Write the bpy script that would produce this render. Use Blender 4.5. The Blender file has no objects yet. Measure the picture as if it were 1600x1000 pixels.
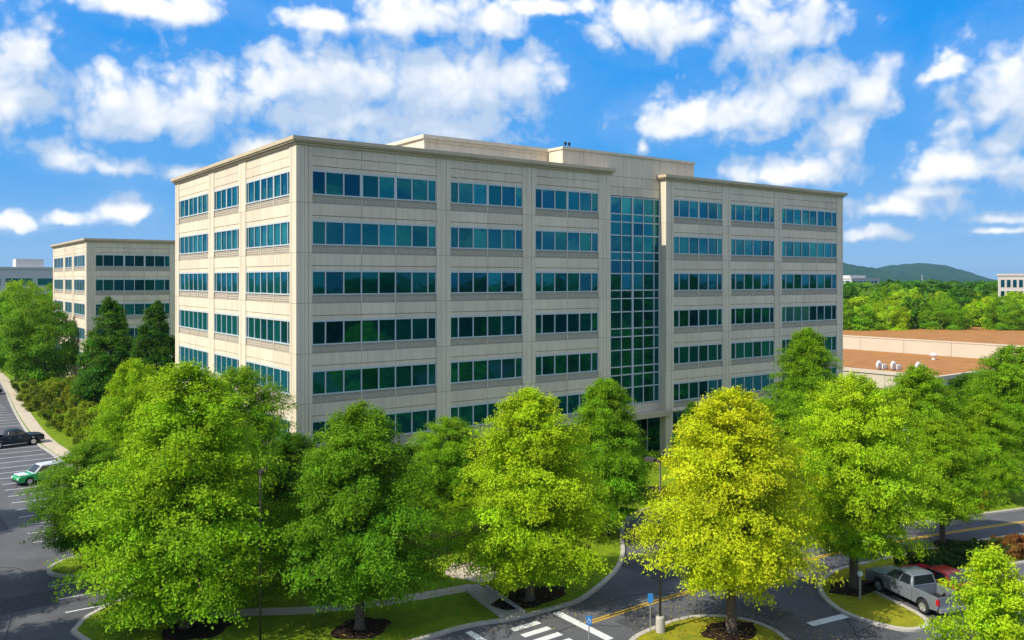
import bpy, bmesh, math, random
import numpy as np
from mathutils import Vector, Matrix

R = math.radians
S = bpy.context.scene
COL = S.collection

# ------------------------------------------------------------------ camera
cam_d = bpy.data.cameras.new("camera")
cam = bpy.data.objects.new("camera", cam_d)
COL.objects.link(cam)
cam.location = (-25.5956, -63.7309, 19.2083)
cam.rotation_euler = (R(90), 0, -0.6312959)
cam_d.sensor_width = 36.0
cam_d.lens = 1322.53 * 36.0 / 1600.0
cam_d.shift_y = (436.18 - 500.0) / 1600.0      # verticals are kept upright in the photograph
cam_d.clip_start = 0.5
cam_d.clip_end = 30000
S.camera = cam

# ------------------------------------------------------------------ sun, sky, exposure
SUN_EL, SUN_AZ = R(44.5), R(271.5)               # azimuth clockwise from +Y
sun_dir = Vector((math.cos(SUN_EL) * math.sin(SUN_AZ), math.cos(SUN_EL) * math.cos(SUN_AZ), math.sin(SUN_EL)))
sun_d = bpy.data.lights.new("sun", 'SUN')
sun_d.energy = 3.2
sun_d.angle = R(0.53)
sun_d.color = (1.0, 0.93, 0.80)
sun = bpy.data.objects.new("sun", sun_d)
COL.objects.link(sun)
sun.rotation_euler = (-sun_dir).to_track_quat('-Z', 'Y').to_euler()
sun.location = (0, 0, 200)

S.view_settings.view_transform = 'Standard'
S.view_settings.look = 'None'
S.view_settings.gamma = 1.0
S.view_settings.exposure = 0.82
S.view_settings.use_curve_mapping = False
S.render.engine = 'CYCLES'
S.cycles.use_denoising = True
S.cycles.max_bounces = 6
S.cycles.diffuse_bounces = 3
S.cycles.glossy_bounces = 3
S.cycles.transmission_bounces = 3
S.cycles.volume_bounces = 0
S.cycles.sample_clamp_indirect = 6.0

# cumulus clouds: azimuth, elevation (radians), half width, half height
CLOUDS = [(0.11, 0.229, 0.0352, 0.038), (0.096, 0.184, 0.0475, 0.0273), (0.228, 0.291, 0.0831, 0.0181), (0.121, 0.199, 0.0288, 0.0264), (0.193, 0.2, 0.0384, 0.0301), (0.231, 0.18, 0.0705, 0.0334), (0.283, 0.204, 0.0401, 0.037), (0.355, 0.219, 0.0406, 0.0306), (0.412, 0.236, 0.0684, 0.0428), (0.496, 0.236, 0.0705, 0.0465), (0.571, 0.231, 0.0829, 0.0528), (0.631, 0.235, 0.0499, 0.0363), (0.452, 0.194, 0.0952, 0.0357), (0.556, 0.182, 0.0714, 0.0256), (0.511, 0.304, 0.0745, 0.0255), (0.419, 0.292, 0.0397, 0.0163), (0.605, 0.299, 0.0416, 0.0257), (0.142, 0.133, 0.0283, 0.0147), (0.193, 0.123, 0.0446, 0.0137), (0.341, 0.151, 0.0389, 0.0188), (0.202, 0.075, 0.0213, 0.0151), (0.104, 0.058, 0.0237, 0.0085), (0.152, 0.061, 0.0214, 0.0087), (0.677, 0.316, 0.0415, 0.0106), (0.781, 0.296, 0.0488, 0.0284), (0.829, 0.284, 0.0451, 0.0267), (0.935, 0.278, 0.0606, 0.0361), (0.851, 0.188, 0.0706, 0.0266), (0.818, 0.175, 0.0453, 0.0149), (0.928, 0.197, 0.0691, 0.0304), (0.969, 0.22, 0.0444, 0.0285), (1.027, 0.205, 0.0296, 0.0279), (1.001, 0.165, 0.0276, 0.0282), (0.956, 0.122, 0.0598, 0.0172), (0.996, 0.136, 0.0304, 0.0254), (1.057, 0.078, 0.0502, 0.011), (1.035, 0.049, 0.0358, 0.007), (1.156, 0.191, 0.0465, 0.0432), (1.111, 0.218, 0.0214, 0.0121), (1.161, 0.139, 0.027, 0.0183), (1.118, 0.119, 0.0543, 0.0214), (1.17, 0.113, 0.0334, 0.0182), (1.161, 0.064, 0.0293, 0.0078), (1.153, 0.049, 0.0261, 0.0052), (0.784, 0.153, 0.0089, 0.009), (0.952, 0.065, 0.0313, 0.0072), (1.088, 0.092, 0.0365, 0.0081), (0.27, 0.118, 0.0198, 0.0085)]

world = bpy.data.worlds.new("World")
S.world = world
world.use_nodes = True
world.cycles.sampling_method = 'MANUAL'
world.cycles.sample_map_resolution = 512
nt = world.node_tree
nt.nodes.clear()


def N(t, **kw):
    n = nt.nodes.new(t)
    for k, v in kw.items():
        setattr(n, k, v)
    return n


def L(a, b):
    nt.links.new(a, b)


def math_node(op, a, b=None, c=None, clamp=False):
    n = N('ShaderNodeMath', operation=op, use_clamp=clamp)
    for i, v in enumerate((a, b, c)):
        if v is None:
            continue
        if isinstance(v, (int, float)):
            n.inputs[i].default_value = v
        else:
            L(v, n.inputs[i])
    return n.outputs[0]


def vec_node(op, a, b=None):
    n = N('ShaderNodeVectorMath', operation=op)
    for i, v in enumerate((a, b)):
        if v is None:
            continue
        if isinstance(v, (tuple, list)):
            n.inputs[i].default_value = v
        else:
            L(v, n.inputs[i])
    return n.outputs[1] if op == 'LENGTH' else n.outputs[0]


tc = N('ShaderNodeTexCoord')
sep = N('ShaderNodeSeparateXYZ')
L(tc.outputs['Generated'], sep.inputs[0])
az = math_node('ARCTAN2', sep.outputs[0], sep.outputs[1])
el = math_node('ARCSINE', sep.outputs[2])
comb = N('ShaderNodeCombineXYZ')
L(az, comb.inputs[0])
L(el, comb.inputs[1])


def fbm(vec, scale, detail, rough):
    n = N('ShaderNodeTexNoise', noise_dimensions='3D')
    n.inputs['Scale'].default_value = scale
    n.inputs['Detail'].default_value = detail
    n.inputs['Roughness'].default_value = rough
    L(vec, n.inputs['Vector'])
    return n


dirv = tc.outputs['Generated']
w1 = fbm(dirv, 16, 3, .5)
warp = vec_node('MULTIPLY', vec_node('SUBTRACT', w1.outputs['Color'], (.5, .5, .5)), (.05, .03, 0))
puff = N('ShaderNodeTexVoronoi', voronoi_dimensions='3D', feature='SMOOTH_F1')
puff.inputs['Scale'].default_value = 30
puff.inputs['Smoothness'].default_value = .6
try:
    puff.inputs['Detail'].default_value = 2.0
except Exception:
    pass
L(vec_node('ADD', dirv, vec_node('MULTIPLY', vec_node('SUBTRACT', w1.outputs['Color'], (.5, .5, .5)), (.05, .05, .05))), puff.inputs['Vector'])
w2 = fbm(dirv, 42, 8, .68)



CLOUD_GROW = 1.44


def cloud_field(clouds, off):
    p = vec_node('ADD', vec_node('ADD', comb.outputs[0], warp), off)
    m = None
    for (a, e, sa, se) in clouds:
        sa, se = sa * CLOUD_GROW, se * CLOUD_GROW
        q = vec_node('SUBTRACT', p, (a, e - .22 * se, 0))
        d = vec_node('LENGTH', vec_node('MAXIMUM', vec_node('MULTIPLY', q, (1 / sa, .88 / se, 0)), vec_node('MULTIPLY', q, (-1 / sa, -1.45 / se, 0))))   # flat base
        m = d if m is None else math_node('SMOOTH_MIN', m, d, .42)
    return m


def map_range(v, a, b, c=0., d=1., kind='SMOOTHSTEP'):
    n = N('ShaderNodeMapRange', interpolation_type=kind)
    L(v, n.inputs['Value'])
    for nm, x in (('From Min', a), ('From Max', b), ('To Min', c), ('To Max', d)):
        n.inputs[nm].default_value = x
    return n.outputs[0]


def mix_rgb(f, c1, c2, mode='MIX'):
    n = N('ShaderNodeMixRGB', blend_type=mode)
    for i, v in enumerate((f, c1, c2)):
        if isinstance(v, (int, float)):
            n.inputs[i].default_value = v
        elif isinstance(v, tuple):
            n.inputs[i].default_value = (*v, 1)
        else:
            L(v, n.inputs[i])
    return n.outputs[0]


sky = N('ShaderNodeTexSky', sky_type='NISHITA')
sky.sun_disc = False
sky.sun_elevation = SUN_EL
sky.sun_rotation = SUN_AZ
sky.altitude = 300
sky.air_density = 1.0
sky.dust_density = 0.4
sky.ozone_density = 2.0
ramp = N('ShaderNodeValToRGB')            # polarised, saturated blue that pales towards the horizon
L(map_range(el, -.05, 1.0, 0, 1, 'LINEAR'), ramp.inputs[0])
er = ramp.color_ramp.elements
SKY_STOPS = [(-.05, (1.5, 2.8, 4.5)), (.0, (1.6, 2.95, 4.7)), (.05, (1.05, 2.6, 4.9)), (.13, (.33, 2.1, 5.0)), (.27, (.0, 1.75, 5.1)), (.45, (.05, 1.7, 5.2)), (1.0, (.05, 1.3, 4.4))]
er[0].position, er[1].position = 0, 1
for i, (e_, c_) in enumerate(SKY_STOPS):
    x = (e_ + .05) / 1.05
    q = er[0] if i == 0 else er[-1] if i == len(SKY_STOPS) - 1 else er.new(x)
    q.color = (*[v / 6 for v in c_], 1)
blue = mix_rgb(1., ramp.outputs[0], (6, 6, 6), 'MULTIPLY')
skyc = mix_rgb(.95, sky.outputs[0], blue)
CLOUD_GAIN = 6.5
STRENGTH = 0.10
SHADE, WHITE = (.47, .59, .77), (.99, .99, 1.0)
n2 = math_node('MULTIPLY', math_node('SUBTRACT', w2.outputs['Fac'], .5), .95)
pf = math_node('MULTIPLY', math_node('SUBTRACT', puff.outputs['Distance'], .42), .85)


def background(colour):
    b = N('ShaderNodeBackground')
    b.inputs['Strength'].default_value = STRENGTH
    L(colour, b.inputs['Color'])
    return b.outputs[0]


def cloud_colour(lit):
    return mix_rgb(1., mix_rgb(lit, SHADE, WHITE), (CLOUD_GAIN,) * 3, 'MULTIPLY')


def patch(clouds):
    f0 = cloud_field(clouds, (0, 0, 0))
    f1 = cloud_field(clouds, (-.012, .034, 0))
    m0 = math_node('ADD', math_node('ADD', f0, n2), pf)
    dens = math_node('MAXIMUM', map_range(m0, 1.50, .66), math_node('MULTIPLY', map_range(math_node('ADD', f0, math_node('MULTIPLY', n2, 1.3)), 1.7, .9), .10))
    lit = math_node('ADD', math_node('MULTIPLY', math_node('SUBTRACT', f1, f0), 1.1), .34)
    lit = math_node('ADD', lit, math_node('MULTIPLY', math_node('SUBTRACT', .5, w2.outputs['Fac']), -.5))
    lit = math_node('SUBTRACT', lit, math_node('MULTIPLY', pf, .75), clamp=True)
    fade = math_node('MULTIPLY', map_range(el, .37, .34), math_node('MULTIPLY', map_range(az, -.02, .05), map_range(az, 1.30, 1.23)))
    return background(mix_rgb(math_node('MULTIPLY', math_node('MULTIPLY', dens, .96), fade), skyc, cloud_colour(lit)))


def step(v, t):
    return math_node('GREATER_THAN', v, t)


left_sky = patch([c for c in CLOUDS if c[0] - c[2] * 2 < .66])
right_sky = patch([c for c in CLOUDS if c[0] + c[2] * 2 > .62])
# unseen rest of the sky: fair weather clouds, cover raised for whiter fill light
zz = math_node('ADD', math_node('MAXIMUM', sep.outputs[2], 0.), .16)
pl = N('ShaderNodeCombineXYZ')
L(math_node('DIVIDE', sep.outputs[0], zz), pl.inputs[0])
L(math_node('DIVIDE', sep.outputs[1], zz), pl.inputs[1])
g0 = fbm(pl.outputs[0], 1.35, 7, .55)
g1 = fbm(vec_node('ADD', pl.outputs[0], (-.12, .0, 0)), 1.35, 3, .5)
gd = map_range(g0.outputs['Fac'], .43, .55)
gl = math_node('ADD', math_node('MULTIPLY', math_node('SUBTRACT', g0.outputs['Fac'], g1.outputs['Fac']), 3.5), .62, clamp=True)
out_fade = math_node('MAXIMUM', map_range(el, .35, .40), math_node('MAXIMUM', map_range(az, .0, -.06), map_range(az, 1.28, 1.34)))
rest_sky = background(mix_rgb(math_node('MULTIPLY', math_node('MULTIPLY', gd, .96), math_node('MULTIPLY', out_fade, map_range(el, .01, .06))), skyc, cloud_colour(gl)))


def mix_shader(f, a, b):
    n = N('ShaderNodeMixShader')
    L(f, n.inputs[0])
    L(a, n.inputs[1])
    L(b, n.inputs[2])
    return n.outputs[0]


inside = math_node('MULTIPLY', math_node('MULTIPLY', step(el, -.01), math_node('SUBTRACT', 1., step(el, .375))),
                   math_node('MULTIPLY', step(az, -.03), math_node('SUBTRACT', 1., step(az, 1.31))))
wo = N('ShaderNodeOutputWorld')
L(mix_shader(inside, rest_sky, mix_shader(step(az, .64), left_sky, right_sky)), wo.inputs['Surface'])


# ------------------------------------------------------------------ materials
def mat(name, col, rough=.7, metal=0., var=.0, vscale=1., bump=0., bscale=20., spec=.3, col2=None, objcol=False, streak=0., orand=0.):
    m = bpy.data.materials.new(name)
    m.use_nodes = True
    t = m.node_tree
    b = t.nodes['Principled BSDF']
    b.inputs['Roughness'].default_value = rough
    b.inputs['Metallic'].default_value = metal
    b.inputs['Specular IOR Level'].default_value = spec
    b.inputs['Base Color'].default_value = (*col, 1)
    src = None
    if objcol:
        oi = t.nodes.new('ShaderNodeObjectInfo')
        src = oi.outputs['Color']
    geo = t.nodes.new('ShaderNodeNewGeometry')
    if var > 0 or col2 is not None:
        n = t.nodes.new('ShaderNodeTexNoise')
        n.inputs['Scale'].default_value = vscale
        n.inputs['Detail'].default_value = 6
        n.inputs['Roughness'].default_value = .6
        if streak:
            mp = t.nodes.new('ShaderNodeMapping')
            mp.inputs['Scale'].default_value = (1, 1, streak)
            t.links.new(geo.outputs['Position'], mp.inputs['Vector'])
            t.links.new(mp.outputs[0], n.inputs['Vector'])
        else:
            t.links.new(geo.outputs['Position'], n.inputs['Vector'])
        cr = t.nodes.new('ShaderNodeMapRange')
        cr.inputs['From Min'].default_value = .3
        cr.inputs['From Max'].default_value = .7
        t.links.new(n.outputs['Fac'], cr.inputs['Value'])
        mx = t.nodes.new('ShaderNodeMixRGB')
        t.links.new(cr.outputs[0], mx.inputs['Fac'])
        c2 = col2 if col2 is not None else tuple(c * (1 - var) for c in col)
        mx.inputs['Color1'].default_value = (*c2, 1)
        mx.inputs['Color2'].default_value = (*col, 1)
        if src is not None:
            ml = t.nodes.new('ShaderNodeMixRGB')
            ml.blend_type = 'MULTIPLY'
            ml.inputs['Fac'].default_value = 1
            t.links.new(src, ml.inputs['Color1'])
            t.links.new(mx.outputs[0], ml.inputs['Color2'])
            src = ml.outputs[0]
        else:
            src = mx.outputs[0]
    if orand and src is not None:
        oi2 = t.nodes.new('ShaderNodeObjectInfo')
        rr = t.nodes.new('ShaderNodeMapRange')
        rr.inputs['To Min'].default_value = 1 - orand
        rr.inputs['To Max'].default_value = 1 + orand * .4
        t.links.new(oi2.outputs['Random'], rr.inputs['Value'])
        # rain streaks running down the face
        mp2 = t.nodes.new('ShaderNodeMapping')
        mp2.inputs['Scale'].default_value = (2.2, 2.2, .09)
        t.links.new(geo.outputs['Position'], mp2.inputs['Vector'])
        n3 = t.nodes.new('ShaderNodeTexNoise')
        n3.inputs['Scale'].default_value = 1.0
        n3.inputs['Detail'].default_value = 5
        t.links.new(mp2.outputs[0], n3.inputs['Vector'])
        r3 = t.nodes.new('ShaderNodeMapRange')
        for q, v in (('From Min', .45), ('From Max', .75), ('To Min', 1.0), ('To Max', .86)):
            r3.inputs[q].default_value = v
        t.links.new(n3.outputs['Fac'], r3.inputs['Value'])
        mm = t.nodes.new('ShaderNodeMath')
        mm.operation = 'MULTIPLY'
        t.links.new(rr.outputs[0], mm.inputs[0])
        t.links.new(r3.outputs[0], mm.inputs[1])
        hv_ = t.nodes.new('ShaderNodeHueSaturation')
        t.links.new(src, hv_.inputs['Color'])
        t.links.new(mm.outputs[0], hv_.inputs['Value'])
        src = hv_.outputs[0]
    if src is not None:
        t.links.new(src, b.inputs['Base Color'])
    if bump > 0:
        n = t.nodes.new('ShaderNodeTexNoise')
        n.inputs['Scale'].default_value = bscale
        n.inputs['Detail'].default_value = 4
        t.links.new(geo.outputs['Position'], n.inputs['Vector'])
        bp = t.nodes.new('ShaderNodeBump')
        bp.inputs['Strength'].default_value = bump
        bp.inputs['Distance'].default_value = .05
        t.links.new(n.outputs['Fac'], bp.inputs['Height'])
        t.links.new(bp.outputs[0], b.inputs['Normal'])
    return m


def leaf_mat(name):
    m = bpy.data.materials.new(name)
    m.use_nodes = True
    t = m.node_tree
    t.nodes.clear()
    out = t.nodes.new('ShaderNodeOutputMaterial')
    oi = t.nodes.new('ShaderNodeObjectInfo')
    at = t.nodes.new('ShaderNodeAttribute')
    at.attribute_name = 'tint'
    hsv = t.nodes.new('ShaderNodeHueSaturation')
    t.links.new(oi.outputs['Color'], hsv.inputs['Color'])
    sp = t.nodes.new('ShaderNodeSeparateXYZ')
    t.links.new(at.outputs['Vector'], sp.inputs[0])
    for src, lo, hi, dst in ((sp.outputs[0], .478, .526, 'Hue'), (sp.outputs[1], .62, 1.35, 'Value')):
        mr = t.nodes.new('ShaderNodeMapRange')
        mr.inputs['To Min'].default_value = hi if dst == 'Hue' else lo
        mr.inputs['To Max'].default_value = lo if dst == 'Hue' else hi
        t.links.new(src, mr.inputs['Value'])
        t.links.new(mr.outputs[0], hsv.inputs[dst])
    pb = t.nodes.new('ShaderNodeBsdfPrincipled')
    pb.inputs['Roughness'].default_value = .5
    pb.inputs['Specular IOR Level'].default_value = .10
    t.links.new(hsv.outputs[0], pb.inputs['Base Color'])
    tr = t.nodes.new('ShaderNodeBsdfTranslucent')
    h2 = t.nodes.new('ShaderNodeHueSaturation')
    h2.inputs['Hue'].default_value = .49
    h2.inputs['Value'].default_value = 1.25
    t.links.new(hsv.outputs[0], h2.inputs['Color'])
    t.links.new(h2.outputs[0], tr.inputs['Color'])
    mx = t.nodes.new('ShaderNodeMixShader')
    mx.inputs[0].default_value = .38
    t.links.new(pb.outputs[0], mx.inputs[1])
    t.links.new(tr.outputs[0], mx.inputs[2])
    t.links.new(mx.outputs[0], out.inputs['Surface'])
    return m


M = {}
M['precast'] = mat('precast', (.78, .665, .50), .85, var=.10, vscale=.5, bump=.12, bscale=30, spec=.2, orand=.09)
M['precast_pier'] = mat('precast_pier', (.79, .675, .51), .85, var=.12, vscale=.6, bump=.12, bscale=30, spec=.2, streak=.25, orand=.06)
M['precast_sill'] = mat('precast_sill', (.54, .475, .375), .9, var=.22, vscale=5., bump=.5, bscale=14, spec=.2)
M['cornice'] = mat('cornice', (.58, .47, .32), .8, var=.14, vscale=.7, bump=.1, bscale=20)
M['wall_core'] = mat('wall_core', (.5, .42, .31), .9, var=.1)
M['roof_gravel'] = mat('roof_gravel', (.34, .32, .28), .95, var=.2, vscale=3, bump=.4, bscale=30)
M['alu'] = mat('alu', (.52, .55, .56), .45, .0, spec=.5)
M['asphalt'] = mat('asphalt', (.13, .132, .142), .88, var=.34, vscale=.38, bump=.5, bscale=45, spec=.25)
M['concrete'] = mat('concrete', (.50, .46, .40), .9, var=.2, vscale=1.5, bump=.3, bscale=25)
M['walk'] = mat('walk', (.56, .47, .35), .9, var=.18, vscale=1.2, bump=.25, bscale=25)
M['grass'] = mat('grass', (.21, .30, .012), .95, col2=(.11, .19, .010), vscale=1.3, bump=1.0, bscale=18, spec=.1)
M['grass_dry'] = mat('grass_dry', (.36, .32, .02), .95, col2=(.17, .20, .015), vscale=.8, bump=1.0, bscale=18, spec=.1)
M['mulch'] = mat('mulch', (.045, .027, .018), .95, var=.5, vscale=9, bump=1., bscale=20, spec=.1)
M['terrain'] = mat('terrain', (.05, .10, .018), .95, col2=(.03, .065, .012), vscale=.03, spec=.05)
M['paint_white'] = mat('paint_white', (.74, .75, .74), .8, var=.25, vscale=6)
M['paint_yellow'] = mat('paint_yellow', (.62, .38, .03), .8, var=.25, vscale=6)
M['bark'] = mat('bark', (.15, .115, .085), .95, var=.4, vscale=6, bump=.8, bscale=14)
M['bark_pale'] = mat('bark_pale', (.24, .20, .16), .95, var=.35, vscale=5, bump=.8, bscale=14)
M['leaf'] = leaf_mat('leaf')
M['pole'] = mat('pole', (.075, .065, .055), .5, .3)
M['pole_grey'] = mat('pole_grey', (.36, .35, .33), .5, .4)
M['dark'] = mat('dark', (.02, .02, .022), .6)
M['rubber'] = mat('rubber', (.022, .022, .024), .85)
M['rim'] = mat('rim', (.62, .63, .65), .3, .8)
M['car_glass'] = mat('car_glass', (.012, .018, .024), .06, spec=.8)
M['paint_car'] = mat('paint_car', (1, 1, 1), .28, .25, spec=.5, objcol=True, var=.03, vscale=3)
M['red_lens'] = mat('red_lens', (.50, .015, .02), .2, spec=.6)
M['clear_lens'] = mat('clear_lens', (.75, .77, .8), .15, spec=.6)
M['brown_roof'] = mat('brown_roof', (.42, .185, .045), .95, col2=(.28, .125, .035), vscale=.35, bump=.5, bscale=10)
M['cream'] = mat('cream', (.58, .50, .39), .85, var=.08, vscale=.4)
M['far_wall'] = mat('far_wall', (.50, .45, .42), .85, var=.05)
M['far_grey'] = mat('far_grey', (.55, .53, .51), .85, var=.08)
M['white_metal'] = mat('white_metal', (.78, .78, .76), .4, .2)
M['sign_blue'] = mat('sign_blue', (.03, .22, .55), .5)
M['hill'] = mat('hill', (.03, .085, .04), .95, col2=(.012, .04, .03), vscale=.02, spec=.05)


def glass_mat(name):
    m = bpy.data.materials.new(name)
    m.use_nodes = True
    t = m.node_tree
    t.nodes.clear()
    out = t.nodes.new('ShaderNodeOutputMaterial')
    oi = t.nodes.new('ShaderNodeObjectInfo')
    gl = t.nodes.new('ShaderNodeBsdfGlossy')
    gl.inputs['Roughness'].default_value = .04
    lw = t.nodes.new('ShaderNodeLayerWeight')
    lw.inputs['Blend'].default_value = .35
    gm = t.nodes.new('ShaderNodeMixRGB')
    t.links.new(lw.outputs['Facing'], gm.inputs['Fac'])
    t.links.new(oi.outputs['Color'], gm.inputs['Color1'])
    gm.inputs['Color2'].default_value = (.10, .50, .58, 1)
    t.links.new(gm.outputs[0], gl.inputs['Color'])
    df = t.nodes.new('ShaderNodeBsdfDiffuse')
    mlt = t.nodes.new('ShaderNodeMixRGB')
    mlt.blend_type = 'MULTIPLY'
    mlt.inputs['Fac'].default_value = 1
    t.links.new(oi.outputs['Color'], mlt.inputs['Color1'])
    mlt.inputs['Color2'].default_value = (.6, .85, .85, 1)
    t.links.new(mlt.outputs[0], df.inputs['Color'])
    # wavy float glass
    geo = t.nodes.new('ShaderNodeNewGeometry')
    n = t.nodes.new('ShaderNodeTexNoise')
    n.inputs['Scale'].default_value = .9
    n.inputs['Detail'].default_value = 1
    t.links.new(geo.outputs['Position'], n.inputs['Vector'])
    bp = t.nodes.new('ShaderNodeBump')
    bp.inputs['Strength'].default_value = .05
    bp.inputs['Distance'].default_value = .1
    t.links.new(n.outputs['Fac'], bp.inputs['Height'])
    t.links.new(bp.outputs[0], gl.inputs['Normal'])
    mx = t.nodes.new('ShaderNodeMixShader')
    mx.inputs[0].default_value = .70
    t.links.new(df.outputs[0], mx.inputs[1])
    t.links.new(gl.outputs[0], mx.inputs[2])
    t.links.new(mx.outputs[0], out.inputs['Surface'])
    return m


M['glass'] = glass_mat('glass')


# ------------------------------------------------------------------ helpers
class MB:
    def __init__(self):
        self.v, self.f = [], []

    def add(self, vs, fs):
        o = len(self.v)
        self.v += [tuple(p) for p in vs]
        self.f += [tuple(i + o for i in q) for q in fs]
        return self

    def box(self, x0, x1, y0, y1, z0, z1):
        return self.add([(x0, y0, z0), (x1, y0, z0), (x1, y1, z0), (x0, y1, z0), (x0, y0, z1), (x1, y0, z1), (x1, y1, z1), (x0, y1, z1)],
                        [(0, 3, 2, 1), (4, 5, 6, 7), (0, 1, 5, 4), (1, 2, 6, 5), (2, 3, 7, 6), (3, 0, 4, 7)])

    def tube(self, pts, rads, n=8, cap=True):
        pts = [Vector(p) for p in pts]
        vs, fs = [], []
        for i, p in enumerate(pts):
            d = (pts[min(i + 1, len(pts) - 1)] - pts[max(i - 1, 0)])
            d = d.normalized() if d.length > 1e-6 else Vector((0, 0, 1))
            a = Vector((1, 0, 0)) if abs(d.x) < .8 else Vector((0, 1, 0))
            u = d.cross(a).normalized()
            w = d.cross(u)
            for k in range(n):
                t = 2 * math.pi * k / n
                vs.append(p + (u * math.cos(t) + w * math.sin(t)) * rads[i])
        for i in range(len(pts) - 1):
            for k in range(n):
                a, b = i * n + k, i * n + (k + 1) % n
                fs.append((a, b, b + n, a + n))
        if cap:
            fs.append(tuple(range(n))[::-1])
            fs.append(tuple(range((len(pts) - 1) * n, len(pts) * n)))
        return self.add(vs, fs)

    def prism(self, poly, z0, z1):
        n = len(poly)
        a = sum(poly[i][0] * poly[(i + 1) % n][1] - poly[(i + 1) % n][0] * poly[i][1] for i in range(n))
        if a < 0:
            poly = poly[::-1]
        vs = [(x, y, z0) for x, y in poly] + [(x, y, z1) for x, y in poly]
        fs = [tuple(range(n))[::-1], tuple(range(n, 2 * n))] + [(i, (i + 1) % n, (i + 1) % n + n, i + n) for i in range(n)]
        return self.add(vs, fs)

    def mesh(self, name, m, smooth=False, fix=False):
        me = bpy.data.meshes.new(name)
        me.from_pydata(self.v, [], self.f)
        me.materials.append(m)
        if fix:
            b = bmesh.new()
            b.from_mesh(me)
            bmesh.ops.recalc_face_normals(b, faces=b.faces)
            b.to_mesh(me)
            b.free()
        if smooth:
            me.polygons.foreach_set('use_smooth', [True] * len(me.polygons))
        me.update()
        return me

    def build(self, name, m, parent=None, smooth=False, fix=False, **kw):
        return link(name, self.mesh(name, m, smooth, fix), parent, **kw)


def link(name, me, parent=None, loc=(0, 0, 0), rot=(0, 0, 0), scale=(1, 1, 1), kind=None):
    o = bpy.data.objects.new(name, me)
    COL.objects.link(o)
    o.location, o.rotation_euler, o.scale = loc, rot, scale
    if parent is not None:
        o.parent = parent
    if kind:
        o['kind'] = kind
    return o


def thing(name, label, cat, loc=(0, 0, 0), rz=0., group=None):
    o = bpy.data.objects.new(name, None)
    COL.objects.link(o)
    o.empty_display_size = .5
    o.location = loc
    o.rotation_euler = (0, 0, rz)
    tag(o, label, cat, group)
    return o


def tag(o, label, cat, group=None):
    o['label'], o['category'] = label, cat
    if group:
        o['group'] = group
    return o


def ribbon(pts, half, z0, z1, mb=None):
    """raised or flat strip of constant width along a polyline"""
    mb = mb or MB()
    P = [Vector((p[0], p[1], 0)) for p in pts]
    Lf, Rt = [], []
    for i, p in enumerate(P):
        d = (P[min(i + 1, len(P) - 1)] - P[max(i - 1, 0)]).normalized()
        nrm = Vector((-d.y, d.x, 0))
        Lf.append(p + nrm * half)
        Rt.append(p - nrm * half)
    vs = []
    for a, b in zip(Lf, Rt):
        vs += [(a.x, a.y, z0), (a.x, a.y, z1), (b.x, b.y, z1), (b.x, b.y, z0)]
    fs = []
    for i in range(len(P) - 1):
        o = i * 4
        fs += [(o + 1, o + 2, o + 6, o + 5), (o, o + 1, o + 5, o + 4), (o + 2, o + 3, o + 7, o + 6)]
    e = (len(P) - 1) * 4
    fs += [(0, 3, 2, 1), (e, e + 1, e + 2, e + 3)]
    return mb.add(vs, fs)


def smooth_poly(pts, it=2, closed=False):
    for _ in range(it):
        q = []
        n = len(pts)
        rng = range(n if closed else n - 1)
        if not closed:
            q.append(pts[0])
        for i in rng:
            a, b = pts[i], pts[(i + 1) % n]
            q.append((a[0] * .75 + b[0] * .25, a[1] * .75 + b[1] * .25))
            q.append((a[0] * .25 + b[0] * .75, a[1] * .25 + b[1] * .75))
        if not closed:
            q.append(pts[-1])
        pts = q
    return pts


def structure(o):
    o['kind'] = 'structure'
    return o


# ------------------------------------------------------------------ ground, roads, lawns
G = 9000
structure(MB().add([(-G, -G, -.06), (G, -G, -.06), (G, G, -.06), (-G, G, -.06)], [(0, 1, 2, 3)]).build('ground', M['terrain']))
structure(MB().add([(-110, -90, 0), (120, -90, 0), (120, -10, 0), (-9, -10, 0), (-9, 190, 0), (-110, 190, 0)], [(0, 1, 2, 3, 4, 5)]).build('asphalt_road', M['asphalt']))

KH = .14
front_curb = smooth_poly([(-17.7, -12.6), (-16.2, -19.5), (-11.5, -24.2), (-2.85, -24.55), (.07, -24.45), (2.49, -25.25), (5.7, -25.4), (7.3, -25.5), (10.25, -24.2), (13.1, -22.7),
                          (15.7, -20.5), (18.1, -17.7), (21.5, -14.4), (27, -12.8), (60, -12.4), (88, -12.3)], 2)
west_curb = smooth_poly([(-9.3, 150), (-9.3, 116.5), (-11.4, 80.2), (-12.3, 50.5), (-11.3, 38.7), (-10.9, 28), (-10.9, 6), (-12.2, 2), (-17.2, .6), (-17.5, -2.5), (-13.2, -4.5), (-12.6, -8), (-16.6, -10.4), (-17.7, -12.6)], 2)
lawn_poly = west_curb + front_curb[1:] + [(88, 150)]
structure(MB().prism(lawn_poly, 0, KH - .02).build('lawn', M['grass']))
structure(ribbon(west_curb + front_curb[1:], .15, 0, KH).build('kerb', M['concrete']))
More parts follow.
